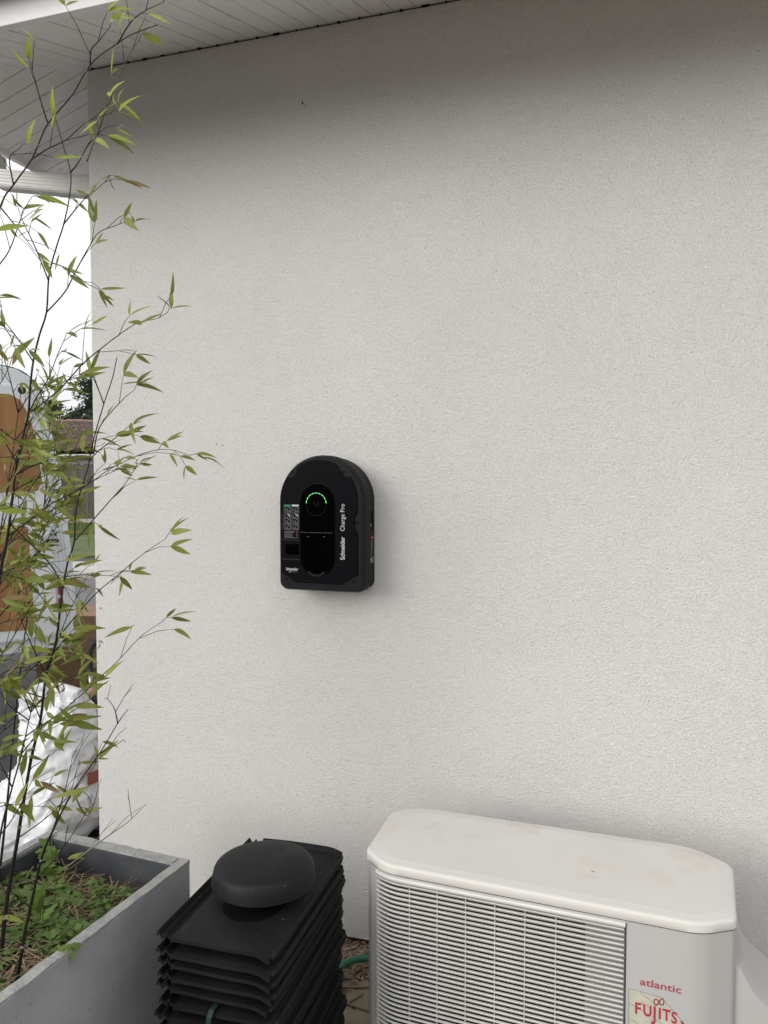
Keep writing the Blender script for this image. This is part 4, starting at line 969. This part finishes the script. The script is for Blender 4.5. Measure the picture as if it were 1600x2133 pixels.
for k in range(NT):
    lab = 'black roof tile with a round vent cap, topmost of the stack' if k == 0 else f'black interlocking roof tile, {ORD[k-1]} from the top of the stack'
    t = thing('roof_tile', lab, 'roof tile', (TX+uni(-.009, .009)*(k > 0), TY+uni(-.014, .010)*(k > 0), ZT-k*TP), R(1.5)+R(uni(-1.1, 1.1))*(k > 0), 'black roof tiles stacked by the wall')
    link_obj('tile_body', tme, t); link_obj('side_roll', rme, t)
    if k == 0:
        vx, vy = .172, .238
        def lathe(name, prof, m, n=40, sq=1):
            V = []; Fc = []
            for r_, z in prof:
                for q in range(n): a_ = 2*math.pi*q/n; V.append((vx+r_*math.cos(a_), vy+r_*math.sin(a_)*sq, z))
            for i in range(len(prof)-1):
                for q in range(n): q2 = (q+1) % n; Fc.append((i*n+q, i*n+q2, (i+1)*n+q2, (i+1)*n+q))
            Fc.append(tuple(range(n-1, -1, -1))); Fc.append(tuple((len(prof)-1)*n+q for q in range(n)))
            return mesh(name, V, Fc, m, t, smooth=True)
        lathe('vent_neck', [(.059, .012), (.059, .07)], M['seam_dark'])
        V = []; Fc = []; nn = 32; prof2 = [(.078, .118, -.045, .0012), (.070, .10, -.03, .004), (.064, .075, -.012, .012), (.060, .062, 0, .03)]
        for rx_, ry_, oy, z in prof2:
            for q in range(nn): a_ = 2*math.pi*q/nn; V.append((vx+rx_*math.cos(a_), vy+oy+ry_*math.sin(a_), z))
        for i in range(3):
            for q in range(nn): q2 = (q+1) % nn; Fc.append((i*nn+q, i*nn+q2, (i+1)*nn+q2, (i+1)*nn+q))
        mesh('vent_throat', V, Fc, M['seam_dark'], t, smooth=True)
        cap = lathe('vent_cap', [(r_, z_-.007) for r_, z_ in [(.100, .046), (.128, .0405), (.1312, .0405), (.1312, .041), (.1285, .062), (.1255, .0745), (.1225, .0800), (.1180, .0842), (.112, .0872), (.104, .0894), (.09, .0918), (.06, .0950), (.03, .0968), (.004, .0972)]], M['tile_cap']); auto_smooth(cap, 32)
# pallet blocks under the stack
pb = box('pallet_board', 0, .30, 0, .5, 0, (ZT-(NT-1)*TP-.034)-GZ-.004 if ZT-(NT-1)*TP-.034 > GZ+.01 else .01, M['card_dark'], None, bev=.003)
pb.location = (TX-.005, TY+.02, GZ+.004); tag(pb, 'wooden board under the stack of black tiles', 'board')
# strap round the bundle, below the fourth tile
sx0 = TX+.150; st = thing('packing_strap', 'dark green plastic strap binding the stack of black tiles', 'strap', (sx0, TY, GZ))
zt_ = ZT-5*TP+.004-GZ
bm = bmesh.new()
pth = [(0, -.0085, .01), (.001, -.0095, .12), (-.001, -.009, .2), (0, -.010, zt_-.035), (.001, -.008, zt_-.008), (.0015, .004, zt_+.003), (.002, .05, zt_+.004), (.002, .25, zt_+.004), (.002, .49, zt_+.004), (.002, .512, zt_-.01), (.002, .513, .01)]
for i in range(len(pth)-1):
    (xa, ya_, za), (xb, yb_, zb) = pth[i], pth[i+1]
    bm.faces.new([bm.verts.new(p) for p in ((xa-.006, ya_, za), (xa+.006, ya_, za), (xb+.006, yb_, zb), (xb-.006, yb_, zb))])
bmesh.ops.remove_doubles(bm, verts=bm.verts, dist=.0004); bmesh.ops.recalc_face_normals(bm, faces=bm.faces); bmesh.ops.solidify(bm, geom=bm.faces, thickness=.0009)
bmobj('strap_band', bm, M['strap'], st)

# ------------------------------------------------------------------ strip of ground between tiles and heat pump
random.seed(90); V = []; Fc = []
for i in range(900):
    p = Vector((uni(-1.15, -.55), uni(-.30, -.005), GZ+.006+.02*rnd()*rnd())); a_ = uni(0, 6.28); l_ = uni(.010, .04); w_ = uni(.0018, .005)
    if p.y < -.2 and rnd() < .5: continue
    d = Vector((math.cos(a_), math.sin(a_), uni(-.12, .25)))*l_; s = Vector((-math.sin(a_), math.cos(a_), uni(-.3, .3)))*w_; n0 = len(V); up = Vector((0, 0, .002))
    V += [p-s, p+s, p+d+s*.7, p+d-s*.7, p-s+up, p+s+up, p+d+s*.7+up, p+d-s*.7+up]
    for q in ((4, 5, 6, 7), (0, 4, 7, 3), (1, 2, 6, 5), (0, 1, 5, 4), (3, 7, 6, 2)): Fc.append(tuple(n0+j for j in q))
o = kind(mesh('wood_chips', V, Fc, M['chip']), 'stuff'); o['label'] = 'reddish wood chips and straw at the foot of the wall'
hs_ = tube('garden_hose', smooth_path([(-1.05, -.33, .0), (-.95, -.285, .004), (-.88, -.225, .010), (-.845, -.18, .014), (-.815, -.15, .016), (-.77, -.132, .014), (-.70, -.125, .006), (-.55, -.14, 0)], 5), .0115, M['hose'], None, 12)
tag(hs_, 'green garden hose lying between the tile stack and the heat pump', 'hose')
def slab(label, x, y, rz_, w_, d_, h_, z=GZ+.0045):
    b_ = box('paving_slab', -w_/2, w_/2, -d_/2, d_/2, 0, h_, M['slab'], None, bev=.004); b_.location = (x, y, z); b_.rotation_euler = (0, 0, rz_); return tag(b_, label, 'slab', 'paving slabs by the heat pump')
slab('mossy beige paving slab with dark pits beside the heat pump', -.67, -.36, -.30, .30, .24, .022)
slab('plain beige paving slab nearer the camera beside the heat pump', -.66, -.66, -.25, .36, .30, .012)
for k, (p, q) in enumerate((((-.86, -.27, -.012), (-.71, -.225, -.006)), ((-.84, -.32, -.008), (-.70, -.34, -.010)), ((-.80, -.35, -.010), (-.755, -.27, -.012)))):
    o = tube('bamboo_stick', [p, q], .0035, M['straw'], None, 6); tag(o, ('thin dry stick lying nearest the wall by the hose', 'long dry stick lying across the slab edge', 'short dry stick lying on the pitted slab')[k], 'stick', 'dry sticks by the slab')

# ------------------------------------------------------------------ black bamboo in the planter
CULMS = {
'A': ([(-1.435, -0.999, 0.412), (-1.433, -0.99, 0.493), (-1.428, -0.981, 0.566), (-1.421, -0.971, 0.632), (-1.413, -0.961, 0.701), (-1.408, -0.952, 0.761), (-1.391, -0.936, 0.892), (-1.373, -0.922, 0.988), (-1.365, -0.91, 1.093), (-1.345, -0.896, 1.179), (-1.335, -0.882, 1.303), (-1.326, -0.872, 1.373), (-1.314, -0.861, 1.427), (-1.313, -0.852, 1.513), (-1.29, -0.836, 1.611), (-1.28, -0.825, 1.682), (-1.259, -0.81, 1.773), (-1.242, -0.797, 1.839), (-1.235, -0.788, 1.891)],
 [[(-1.298, -0.88, 1.429), (-1.24, -0.873, 1.489), (-1.194, -0.869, 1.536), (-1.157, -0.87, 1.57), (-1.127, -0.872, 1.607)],
  [(-1.348, -0.886, 1.184), (-1.304, -0.883, 1.234), (-1.244, -0.873, 1.299), (-1.183, -0.865, 1.348), (-1.116, -0.854, 1.402), (-1.06, -0.847, 1.438)],
  [(-1.275, -0.832, 1.646), (-1.254, -0.833, 1.714), (-1.197, -0.823, 1.777), (-1.161, -0.821, 1.803)],
  [(-1.286, -0.837, 1.626), (-1.26, -0.838, 1.65), (-1.209, -0.831, 1.686), (-1.171, -0.828, 1.715)],
  [(-1.373, -0.923, 0.987), (-1.355, -0.925, 0.981), (-1.275, -0.904, 1.046), (-1.222, -0.892, 1.096), (-1.175, -0.883, 1.139), (-1.117, -0.869, 1.201), (-1.068, -0.859, 1.235)],
  [(-1.324, -0.895, 1.295), (-1.335, -0.906, 1.356), (-1.356, -0.921, 1.392), (-1.383, -0.939, 1.428), (-1.398, -0.953, 1.441)],
  [(-1.362, -0.915, 1.099), (-1.39, -0.937, 1.192), (-1.401, -0.955, 1.254), (-1.4, -0.97, 1.303)],
  [(-1.407, -0.967, 0.704), (-1.342, -0.938, 0.755), (-1.28, -0.908, 0.823), (-1.24, -0.886, 0.88)],
  [(-1.399, -0.962, 0.77), (-1.388, -0.948, 0.861), (-1.371, -0.934, 0.882), (-1.342, -0.917, 0.904)],
  [(-1.265, -0.803, 1.774), (-1.28, -0.812, 1.823), (-1.293, -0.822, 1.846), (-1.329, -0.841, 1.833)],
  ]),
'B': ([(-1.513, -1.034, 0.407), (-1.496, -1.025, 0.654), (-1.475, -1.015, 0.888), (-1.451, -1.004, 1.12), (-1.422, -0.991, 1.354), (-1.402, -0.988, 1.435), (-1.384, -0.984, 1.556), (-1.372, -0.984, 1.62), (-1.353, -0.982, 1.688), (-1.338, -0.982, 1.735), (-1.33, -0.983, 1.798), (-1.319, -0.984, 1.857), (-1.302, -0.982, 1.917), (-1.282, -0.981, 1.968), (-1.274, -0.982, 2.039), (-1.263, -0.983, 2.078), (-1.245, -0.982, 2.126), (-1.229, -0.982, 2.163), (-1.212, -0.981, 2.227), (-1.206, -0.984, 2.276), (-1.216, -0.991, 2.324), (-1.221, -0.998, 2.355), (-1.226, -1.005, 2.386)],
 [[(-1.404, -0.987, 1.443), (-1.341, -0.968, 1.492), (-1.293, -0.956, 1.527), (-1.234, -0.94, 1.556), (-1.194, -0.93, 1.582), (-1.154, -0.921, 1.609), (-1.081, -0.9, 1.643), (-1.025, -0.886, 1.652), (-0.974, -0.875, 1.638)],
  [(-1.33, -0.982, 1.74), (-1.265, -0.967, 1.789), (-1.205, -0.953, 1.851), (-1.164, -0.946, 1.882), (-1.121, -0.939, 1.912), (-1.072, -0.93, 1.941), (-1.027, -0.923, 1.949), (-0.999, -0.921, 1.962)],
  [(-1.284, -0.978, 1.969), (-1.239, -0.969, 2.015), (-1.209, -0.965, 2.065), (-1.179, -0.96, 2.113), (-1.154, -0.958, 2.144), (-1.113, -0.952, 2.158), (-1.086, -0.95, 2.165)],
  [(-1.32, -0.984, 1.857), (-1.341, -1.003, 1.902), (-1.363, -1.022, 1.943), (-1.384, -1.041, 1.973)],
  [(-1.336, -0.984, 1.735), (-1.316, -0.981, 1.771), (-1.286, -0.975, 1.815), (-1.262, -0.971, 1.87), (-1.243, -0.968, 1.908)],
  [(-1.273, -0.983, 2.039), (-1.289, -1.002, 2.106), (-1.304, -1.022, 2.16), (-1.302, -1.038, 2.181)],
  [(-1.228, -0.984, 2.162), (-1.201, -0.988, 2.182), (-1.167, -0.989, 2.21), (-1.138, -0.993, 2.222), (-1.103, -0.994, 2.243)],
  [(-1.207, -0.983, 2.276), (-1.178, -0.989, 2.296), (-1.148, -0.994, 2.327), (-1.108, -0.996, 2.353), (-1.079, -1.002, 2.354)],
  [(-1.368, -0.989, 1.62), (-1.393, -0.998, 1.67), (-1.418, -1.007, 1.704), (-1.442, -1.018, 1.726)],
  [(-1.382, -0.985, 1.556), (-1.344, -0.962, 1.58), (-1.308, -0.939, 1.597), (-1.293, -0.924, 1.603)],
  [(-1.397, -0.983, 1.477), (-1.348, -0.977, 1.432), (-1.304, -0.973, 1.393), (-1.271, -0.972, 1.354), (-1.233, -0.971, 1.299)],
  [(-1.426, -0.987, 1.354), (-1.372, -0.983, 1.375), (-1.319, -0.98, 1.371), (-1.277, -0.982, 1.361)],
  [(-1.458, -0.997, 1.118), (-1.397, -0.992, 1.191), (-1.342, -0.988, 1.274), (-1.298, -0.99, 1.321)],
  [(-1.463, -1.0, 1.072), (-1.412, -0.993, 1.12), (-1.361, -0.986, 1.134), (-1.321, -0.985, 1.125)],
  [(-1.449, -0.989, 1.233), (-1.398, -0.988, 1.282), (-1.342, -0.986, 1.33), (-1.287, -0.988, 1.288)],
  [(-1.485, -1.005, 0.883), (-1.442, -0.995, 0.955), (-1.383, -0.981, 1.003), (-1.345, -0.977, 0.994)],
  [(-1.266, -0.979, 2.08), (-1.226, -0.977, 2.064), (-1.176, -0.974, 2.028), (-1.149, -0.976, 2.015)],
  ]),
'C': ([(-1.544, -1.106, 0.422), (-1.521, -1.104, 0.802), (-1.483, -1.093, 1.25), (-1.441, -1.082, 1.689), (-1.397, -1.075, 2.01), (-1.327, -1.067, 2.184), (-1.284, -1.072, 2.226), (-1.232, -1.075, 2.273), (-1.194, -1.082, 2.322), (-1.165, -1.093, 2.339), (-1.109, -1.094, 2.382), (-1.072, -1.103, 2.413), (-1.036, -1.111, 2.435), (-0.982, -1.115, 2.454), (-0.942, -1.123, 2.461), (-0.882, -1.125, 2.468)],
 [[(-1.091, -1.074, 2.251), (-1.069, -1.067, 2.312), (-1.046, -1.061, 2.367), (-1.029, -1.058, 2.409), (-1.01, -1.054, 2.449), (-0.993, -1.05, 2.478), (-0.977, -1.048, 2.495)],
  [(-0.976, -1.123, 2.448), (-0.934, -1.124, 2.491), (-0.872, -1.119, 2.513)],
  [(-1.04, -1.124, 2.415), (-1.032, -1.131, 2.441), (-1.011, -1.134, 2.454), (-0.984, -1.135, 2.476)],
  [(-1.142, -1.129, 2.314), (-1.147, -1.139, 2.346), (-1.151, -1.15, 2.384), (-1.153, -1.159, 2.409)],
  [(-1.18, -1.133, 2.244), (-1.141, -1.131, 2.261), (-1.097, -1.127, 2.276), (-1.053, -1.122, 2.306), (-1.0, -1.115, 2.32)],
  [(-1.223, -1.138, 2.195), (-1.224, -1.147, 2.245), (-1.198, -1.148, 2.261)],
  [(-1.265, -1.132, 2.156), (-1.241, -1.106, 2.113), (-1.226, -1.081, 2.078)],
  [(-1.348, -1.123, 1.995), (-1.297, -1.116, 2.033), (-1.26, -1.113, 2.072), (-1.229, -1.111, 2.14), (-1.207, -1.114, 2.167)],
  [(-1.353, -1.127, 1.953), (-1.308, -1.12, 1.941), (-1.268, -1.116, 1.899), (-1.248, -1.118, 1.867)],
  [(-1.407, -1.113, 1.686), (-1.357, -1.102, 1.739), (-1.312, -1.093, 1.791), (-1.287, -1.09, 1.832)],
  [(-1.403, -1.11, 1.729), (-1.342, -1.092, 1.707), (-1.301, -1.08, 1.676), (-1.26, -1.069, 1.654)],
  [(-1.437, -1.111, 1.473), (-1.37, -1.096, 1.494), (-1.314, -1.084, 1.527), (-1.268, -1.077, 1.516)],
  [(-1.475, -1.101, 1.252), (-1.399, -1.085, 1.308), (-1.341, -1.075, 1.364), (-1.287, -1.068, 1.376)],
  ]),
'D': ([(-1.334, -1.063, 0.402), (-1.319, -1.061, 0.469), (-1.305, -1.06, 0.54), (-1.29, -1.059, 0.595), (-1.272, -1.057, 0.668), (-1.255, -1.055, 0.728), (-1.231, -1.051, 0.782), (-1.183, -1.039, 0.876), (-1.123, -1.022, 0.964), (-1.081, -1.012, 1.034), (-1.056, -1.009, 1.067)],
 [[(-1.184, -1.037, 0.875), (-1.148, -1.038, 0.824), (-1.121, -1.038, 0.871)],
  [(-1.242, -1.038, 0.774), (-1.221, -1.036, 0.835), (-1.202, -1.035, 0.893), (-1.187, -1.035, 0.95)],
  [(-1.203, -1.04, 0.699), (-1.105, -1.023, 0.776), (-1.052, -1.022, 0.815), (-1.01, -1.025, 0.855)],
  [(-1.303, -1.045, 0.585), (-1.287, -1.08, 0.624), (-1.288, -1.122, 0.625)],
  [(-1.077, -1.017, 1.035), (-1.077, -1.026, 1.067), (-1.079, -1.036, 1.086)],
  [(-1.115, -1.032, 0.968), (-1.081, -1.031, 0.987), (-1.057, -1.033, 1.001)],
  [(-1.316, -1.064, 0.471), (-1.313, -1.099, 0.486), (-1.306, -1.134, 0.476)],
  [(-1.283, -1.046, 0.66), (-1.232, -1.034, 0.721), (-1.197, -1.028, 0.768), (-1.167, -1.023, 0.815)],
  ]),
'E': ([(-1.367, -1.115, 0.396), (-1.377, -1.086, 0.589), (-1.376, -1.054, 0.755), (-1.368, -1.023, 0.857), (-1.365, -0.995, 0.928), (-1.366, -0.968, 1.001), (-1.367, -0.942, 1.064), (-1.367, -0.917, 1.099)],
 [[(-1.362, -1.03, 0.861), (-1.382, -1.044, 0.921), (-1.406, -1.061, 0.958)],
  [(-1.371, -0.988, 0.925), (-1.339, -0.984, 0.962), (-1.313, -0.982, 0.981), (-1.281, -0.978, 0.995)],
  [(-1.372, -1.059, 0.757), (-1.348, -1.039, 0.798), (-1.324, -1.018, 0.861)],
  [(-1.37, -0.964, 0.999), (-1.408, -0.984, 1.037), (-1.422, -0.998, 1.074)],
  ]),
'F': ([(-1.714, -0.897, 0.421), (-1.69, -0.887, 0.688), (-1.644, -0.87, 0.945), (-1.595, -0.85, 1.264), (-1.544, -0.829, 1.58), (-1.516, -0.821, 1.756), (-1.502, -0.822, 1.83)],
 [[(-1.591, -0.854, 1.265), (-1.524, -0.837, 1.316), (-1.46, -0.821, 1.392), (-1.42, -0.814, 1.43)],
  ]),
'G': ([(-1.626, -0.817, 0.426), (-1.596, -0.808, 0.666), (-1.559, -0.791, 1.034), (-1.522, -0.778, 1.296), (-1.49, -0.771, 1.477), (-1.469, -0.77, 1.58)],
 [[(-1.574, -0.775, 1.029), (-1.512, -0.77, 1.086), (-1.439, -0.763, 1.128), (-1.384, -0.764, 1.119)],
  ]),
}

def leaf_mesh(curl, fold, wf):
    V = []; Fc = []; st = [(0, .04), (.06, .35), (.18, .8), (.32, 1), (.5, .92), (.68, .68), (.84, .36), (.95, .12), (1.0, .015)]
    for f, w_ in st:
        z = -curl*f*f; w_ = w_*wf
        V += [(f, -w_, z+fold*w_), (f, 0, z), (f, w_, z+fold*w_)]
    for i in range(len(st)-1):
        a_ = 3*i; Fc += [(a_, a_+1, a_+4, a_+3), (a_+1, a_+2, a_+5, a_+4)]
    me = bpy.data.meshes.new('leaf'); me.from_pydata(V, [], Fc); me.polygons.foreach_set('use_smooth', [True]*len(me.polygons)); me.update(); return me
LEAF = {}
for mk in ('leaf', 'leaf_yellow', 'leaf_dry'):
    LEAF[mk] = []
    for c_, f_, w_ in ((.05, .2, .12), (.18, .3, .105), (.32, .25, .125), (-.06, .35, .095), (.45, .4, .105), (.12, .6, .08)):
        me = leaf_mesh(c_, f_, w_); me.materials.append(M[mk]); LEAF[mk].append(me)
CLAB = {'A': 'black bamboo culm with long side branches crossing in front of the wall corner', 'B': 'dark bamboo culm rising past the van door to the eaves',
        'C': 'arching bamboo culm with yellow-green leaves under the eaves', 'D': 'short bamboo culm leaning right with sparse twigs', 'E': 'low leafy bamboo culm at the left edge in front of the sack',
        'F': 'bamboo culm in the thick of the leaves before the plywood door panel', 'G': 'leafy bamboo culm right behind the thick foliage, left of the cardboard boxes'}
def put_leaf(parent, base, p, d, up, L_, mk):
    d = d.normalized(); s = up.cross(d)
    if s.length < .05: s = Vector((1, 0, 0)).cross(d)
    s.normalize(); n_ = d.cross(s)
    m = Matrix((( d.x, s.x, n_.x, 0), (d.y, s.y, n_.y, 0), (d.z, s.z, n_.z, 0), (0, 0, 0, 1)))
    o = bpy.data.objects.new('leaf', random.choice(LEAF[mk])); COL.objects.link(o); o.parent = parent
    o.matrix_basis = Matrix.Translation(p-base) @ m @ Matrix.Diagonal((L_, L_*uni(.8, 1.15), L_, 1)); return o
random.seed(1234)
RAD = {'A': (.0055, .0011), 'B': (.0066, .0010), 'C': (.0055, .0010), 'D': (.0050, .0008), 'E': (.0045, .0009), 'F': (.0042, .0009), 'G': (.004, .0009)}
DENS = {'A': .45, 'B': .66, 'C': .66, 'D': .30, 'E': 1.0, 'F': 1.0, 'G': 1.0}
CAM = Vector((0, -2.46, 1.58))
nleaf = 0
for key, (main, brs) in CULMS.items():
    base = Vector(main[0]); base.z = .385
    t = thing('bamboo_culm', CLAB[key], 'bamboo', base, 0, 'bamboo growing in the planter')
    path = smooth_path([base]+[Vector(p) for p in main], 4); r0, r1 = RAD[key]; n_ = len(path)
    acc = [0]
    for i in range(1, n_): acc.append(acc[-1]+(path[i]-path[i-1]).length)
    rr = [r0+(r1-r0)*(a_/acc[-1])**.8 for a_ in acc]
    tube('stem', [p-base for p in path], rr, M['culm'], t, 9)
    nxt = .12
    for i in range(n_):
        if acc[i] > nxt:
            tg = (path[min(i+1, n_-1)]-path[i-1]).normalized(); q = path[i]-base
            tube('node_ring', [q-tg*.0035, q-tg*.001, q+tg*.001, q+tg*.0025], [rr[i]*1.03, rr[i]*1.28, rr[i]*1.24, rr[i]*1.02], M['node_ring'], t, 9); nxt = acc[i]+uni(.15, .22)
    nl = 0; brs = list(brs)
    if key in 'ABCEFG':                       # leafy side shoots of the thick middle of the clump
        cand = [p for p in path if (.68 if key not in 'AG' else .98) < p.z < (1.78 if key == 'F' else 1.62)]
        for q in range({'A': 3, 'B': 6, 'C': 8, 'E': 4, 'F': 18, 'G': 12}[key]):
            p = random.choice(cand); d = Vector((uni(-.15, 1) if key != 'A' else uni(-1, .5), uni(-.35, .35), uni(.1, .9))).normalized(); l_ = uni(.10, .26)
            brs.append([tuple(p), tuple(p+d*l_*.5+Vector((0, 0, .01))), tuple(p+d*l_+Vector((0, 0, -.01)))])
    for bi, br in enumerate(brs):
        bp2 = smooth_path([Vector(p) for p in br], 5); m_ = len(bp2); V = []; Fc = []
        def addtube(pts, rad, nn=6):
            v2, f2 = tube_data([p-base for p in pts], rad, nn); n0 = len(V); V.extend(v2); Fc.extend(tuple(i+n0 for i in f) for f in f2)
        blen = sum((bp2[i+1]-bp2[i]).length for i in range(m_-1))
        addtube(bp2, [.0017-(.0011)*i/(m_-1) for i in range(m_)])
        dry = (key == 'D')
        s = blen*.22+uni(0, .02); cum = 0; i = 0
        yel = .78 if key == 'C' and max(p[2] for p in br) > 2.0 else (.35 if max(p[2] for p in br) > 2.35 else .05)
        stops = []
        while s < blen: stops.append(s); s += uni(.020, .045)/max(.45, DENS[key])
        stops.append(blen-.0005)
        for si, s in enumerate(stops):
            cum = 0
            for i in range(m_-1):
                l_ = (bp2[i+1]-bp2[i]).length
                if cum+l_ >= s: break
                cum += l_
            f = (s-cum)/l_; p = bp2[i].lerp(bp2[i+1], f); tg = (bp2[i+1]-bp2[i]).normalized()
            last = si == len(stops)-1
            side = Vector((uni(-1, 1), uni(-1, 1), uni(-.6, 1))); side = (side-tg*side.dot(tg)).normalized()
            bd = (tg+side*(uni(.1, .35) if last else uni(.4, 1.0))).normalized(); bl = uni(.012, .03) if last else uni(.02, .095)
            mid = p+bd*bl*.55+Vector((0, 0, .004)); end = p+bd*bl+Vector((0, 0, -.004))
            addtube([p, mid, end], [.0008, .0007, .0005], 5)
            if dry and rnd() < .72: 
                if rnd() < .8: addtube([mid, mid+(bd+Vector((uni(-.8, .8), uni(-.8, .8), uni(0, .9))))*.022], [.0007, .0005], 4)
                continue
            k = random.choice((2, 3, 3, 4) if last else (1, 2, 2, 3, 3))
            if DENS[key] < .8 and not last: k = random.choice((1, 2, 2, 3))
            for q in range(k):
                if nl >= 300: break
                dd = bd*uni(.5, 1.0)+Vector((uni(-.9, .9), uni(-.9, .9), uni(-.85, .45)))
                L_ = uni(.030, .068)*(1.0 if key != 'E' else 1.12)
                mk = 'leaf_yellow' if rnd() < yel else ('leaf_dry' if rnd() < .03 else 'leaf')
                upv = Vector((uni(-.8, .8), uni(-1.7, -.1), uni(.1, 1.1)))
                pp = end if q < 2 else mid
                if (pp+dd.normalized()*L_).y > -.02 and pp.x > CX: continue
                put_leaf(t, base, pp, dd, upv, L_, mk); nl += 1
        mesh('branch', V, Fc, M['culm'] if not (key == 'C' and bi == 0) and not (key == 'D' and bi == 2) else (M['culm_olive'] if key == 'C' else M['twig']), t, smooth=True)
    nleaf += nl
print('bamboo leaves', nleaf)
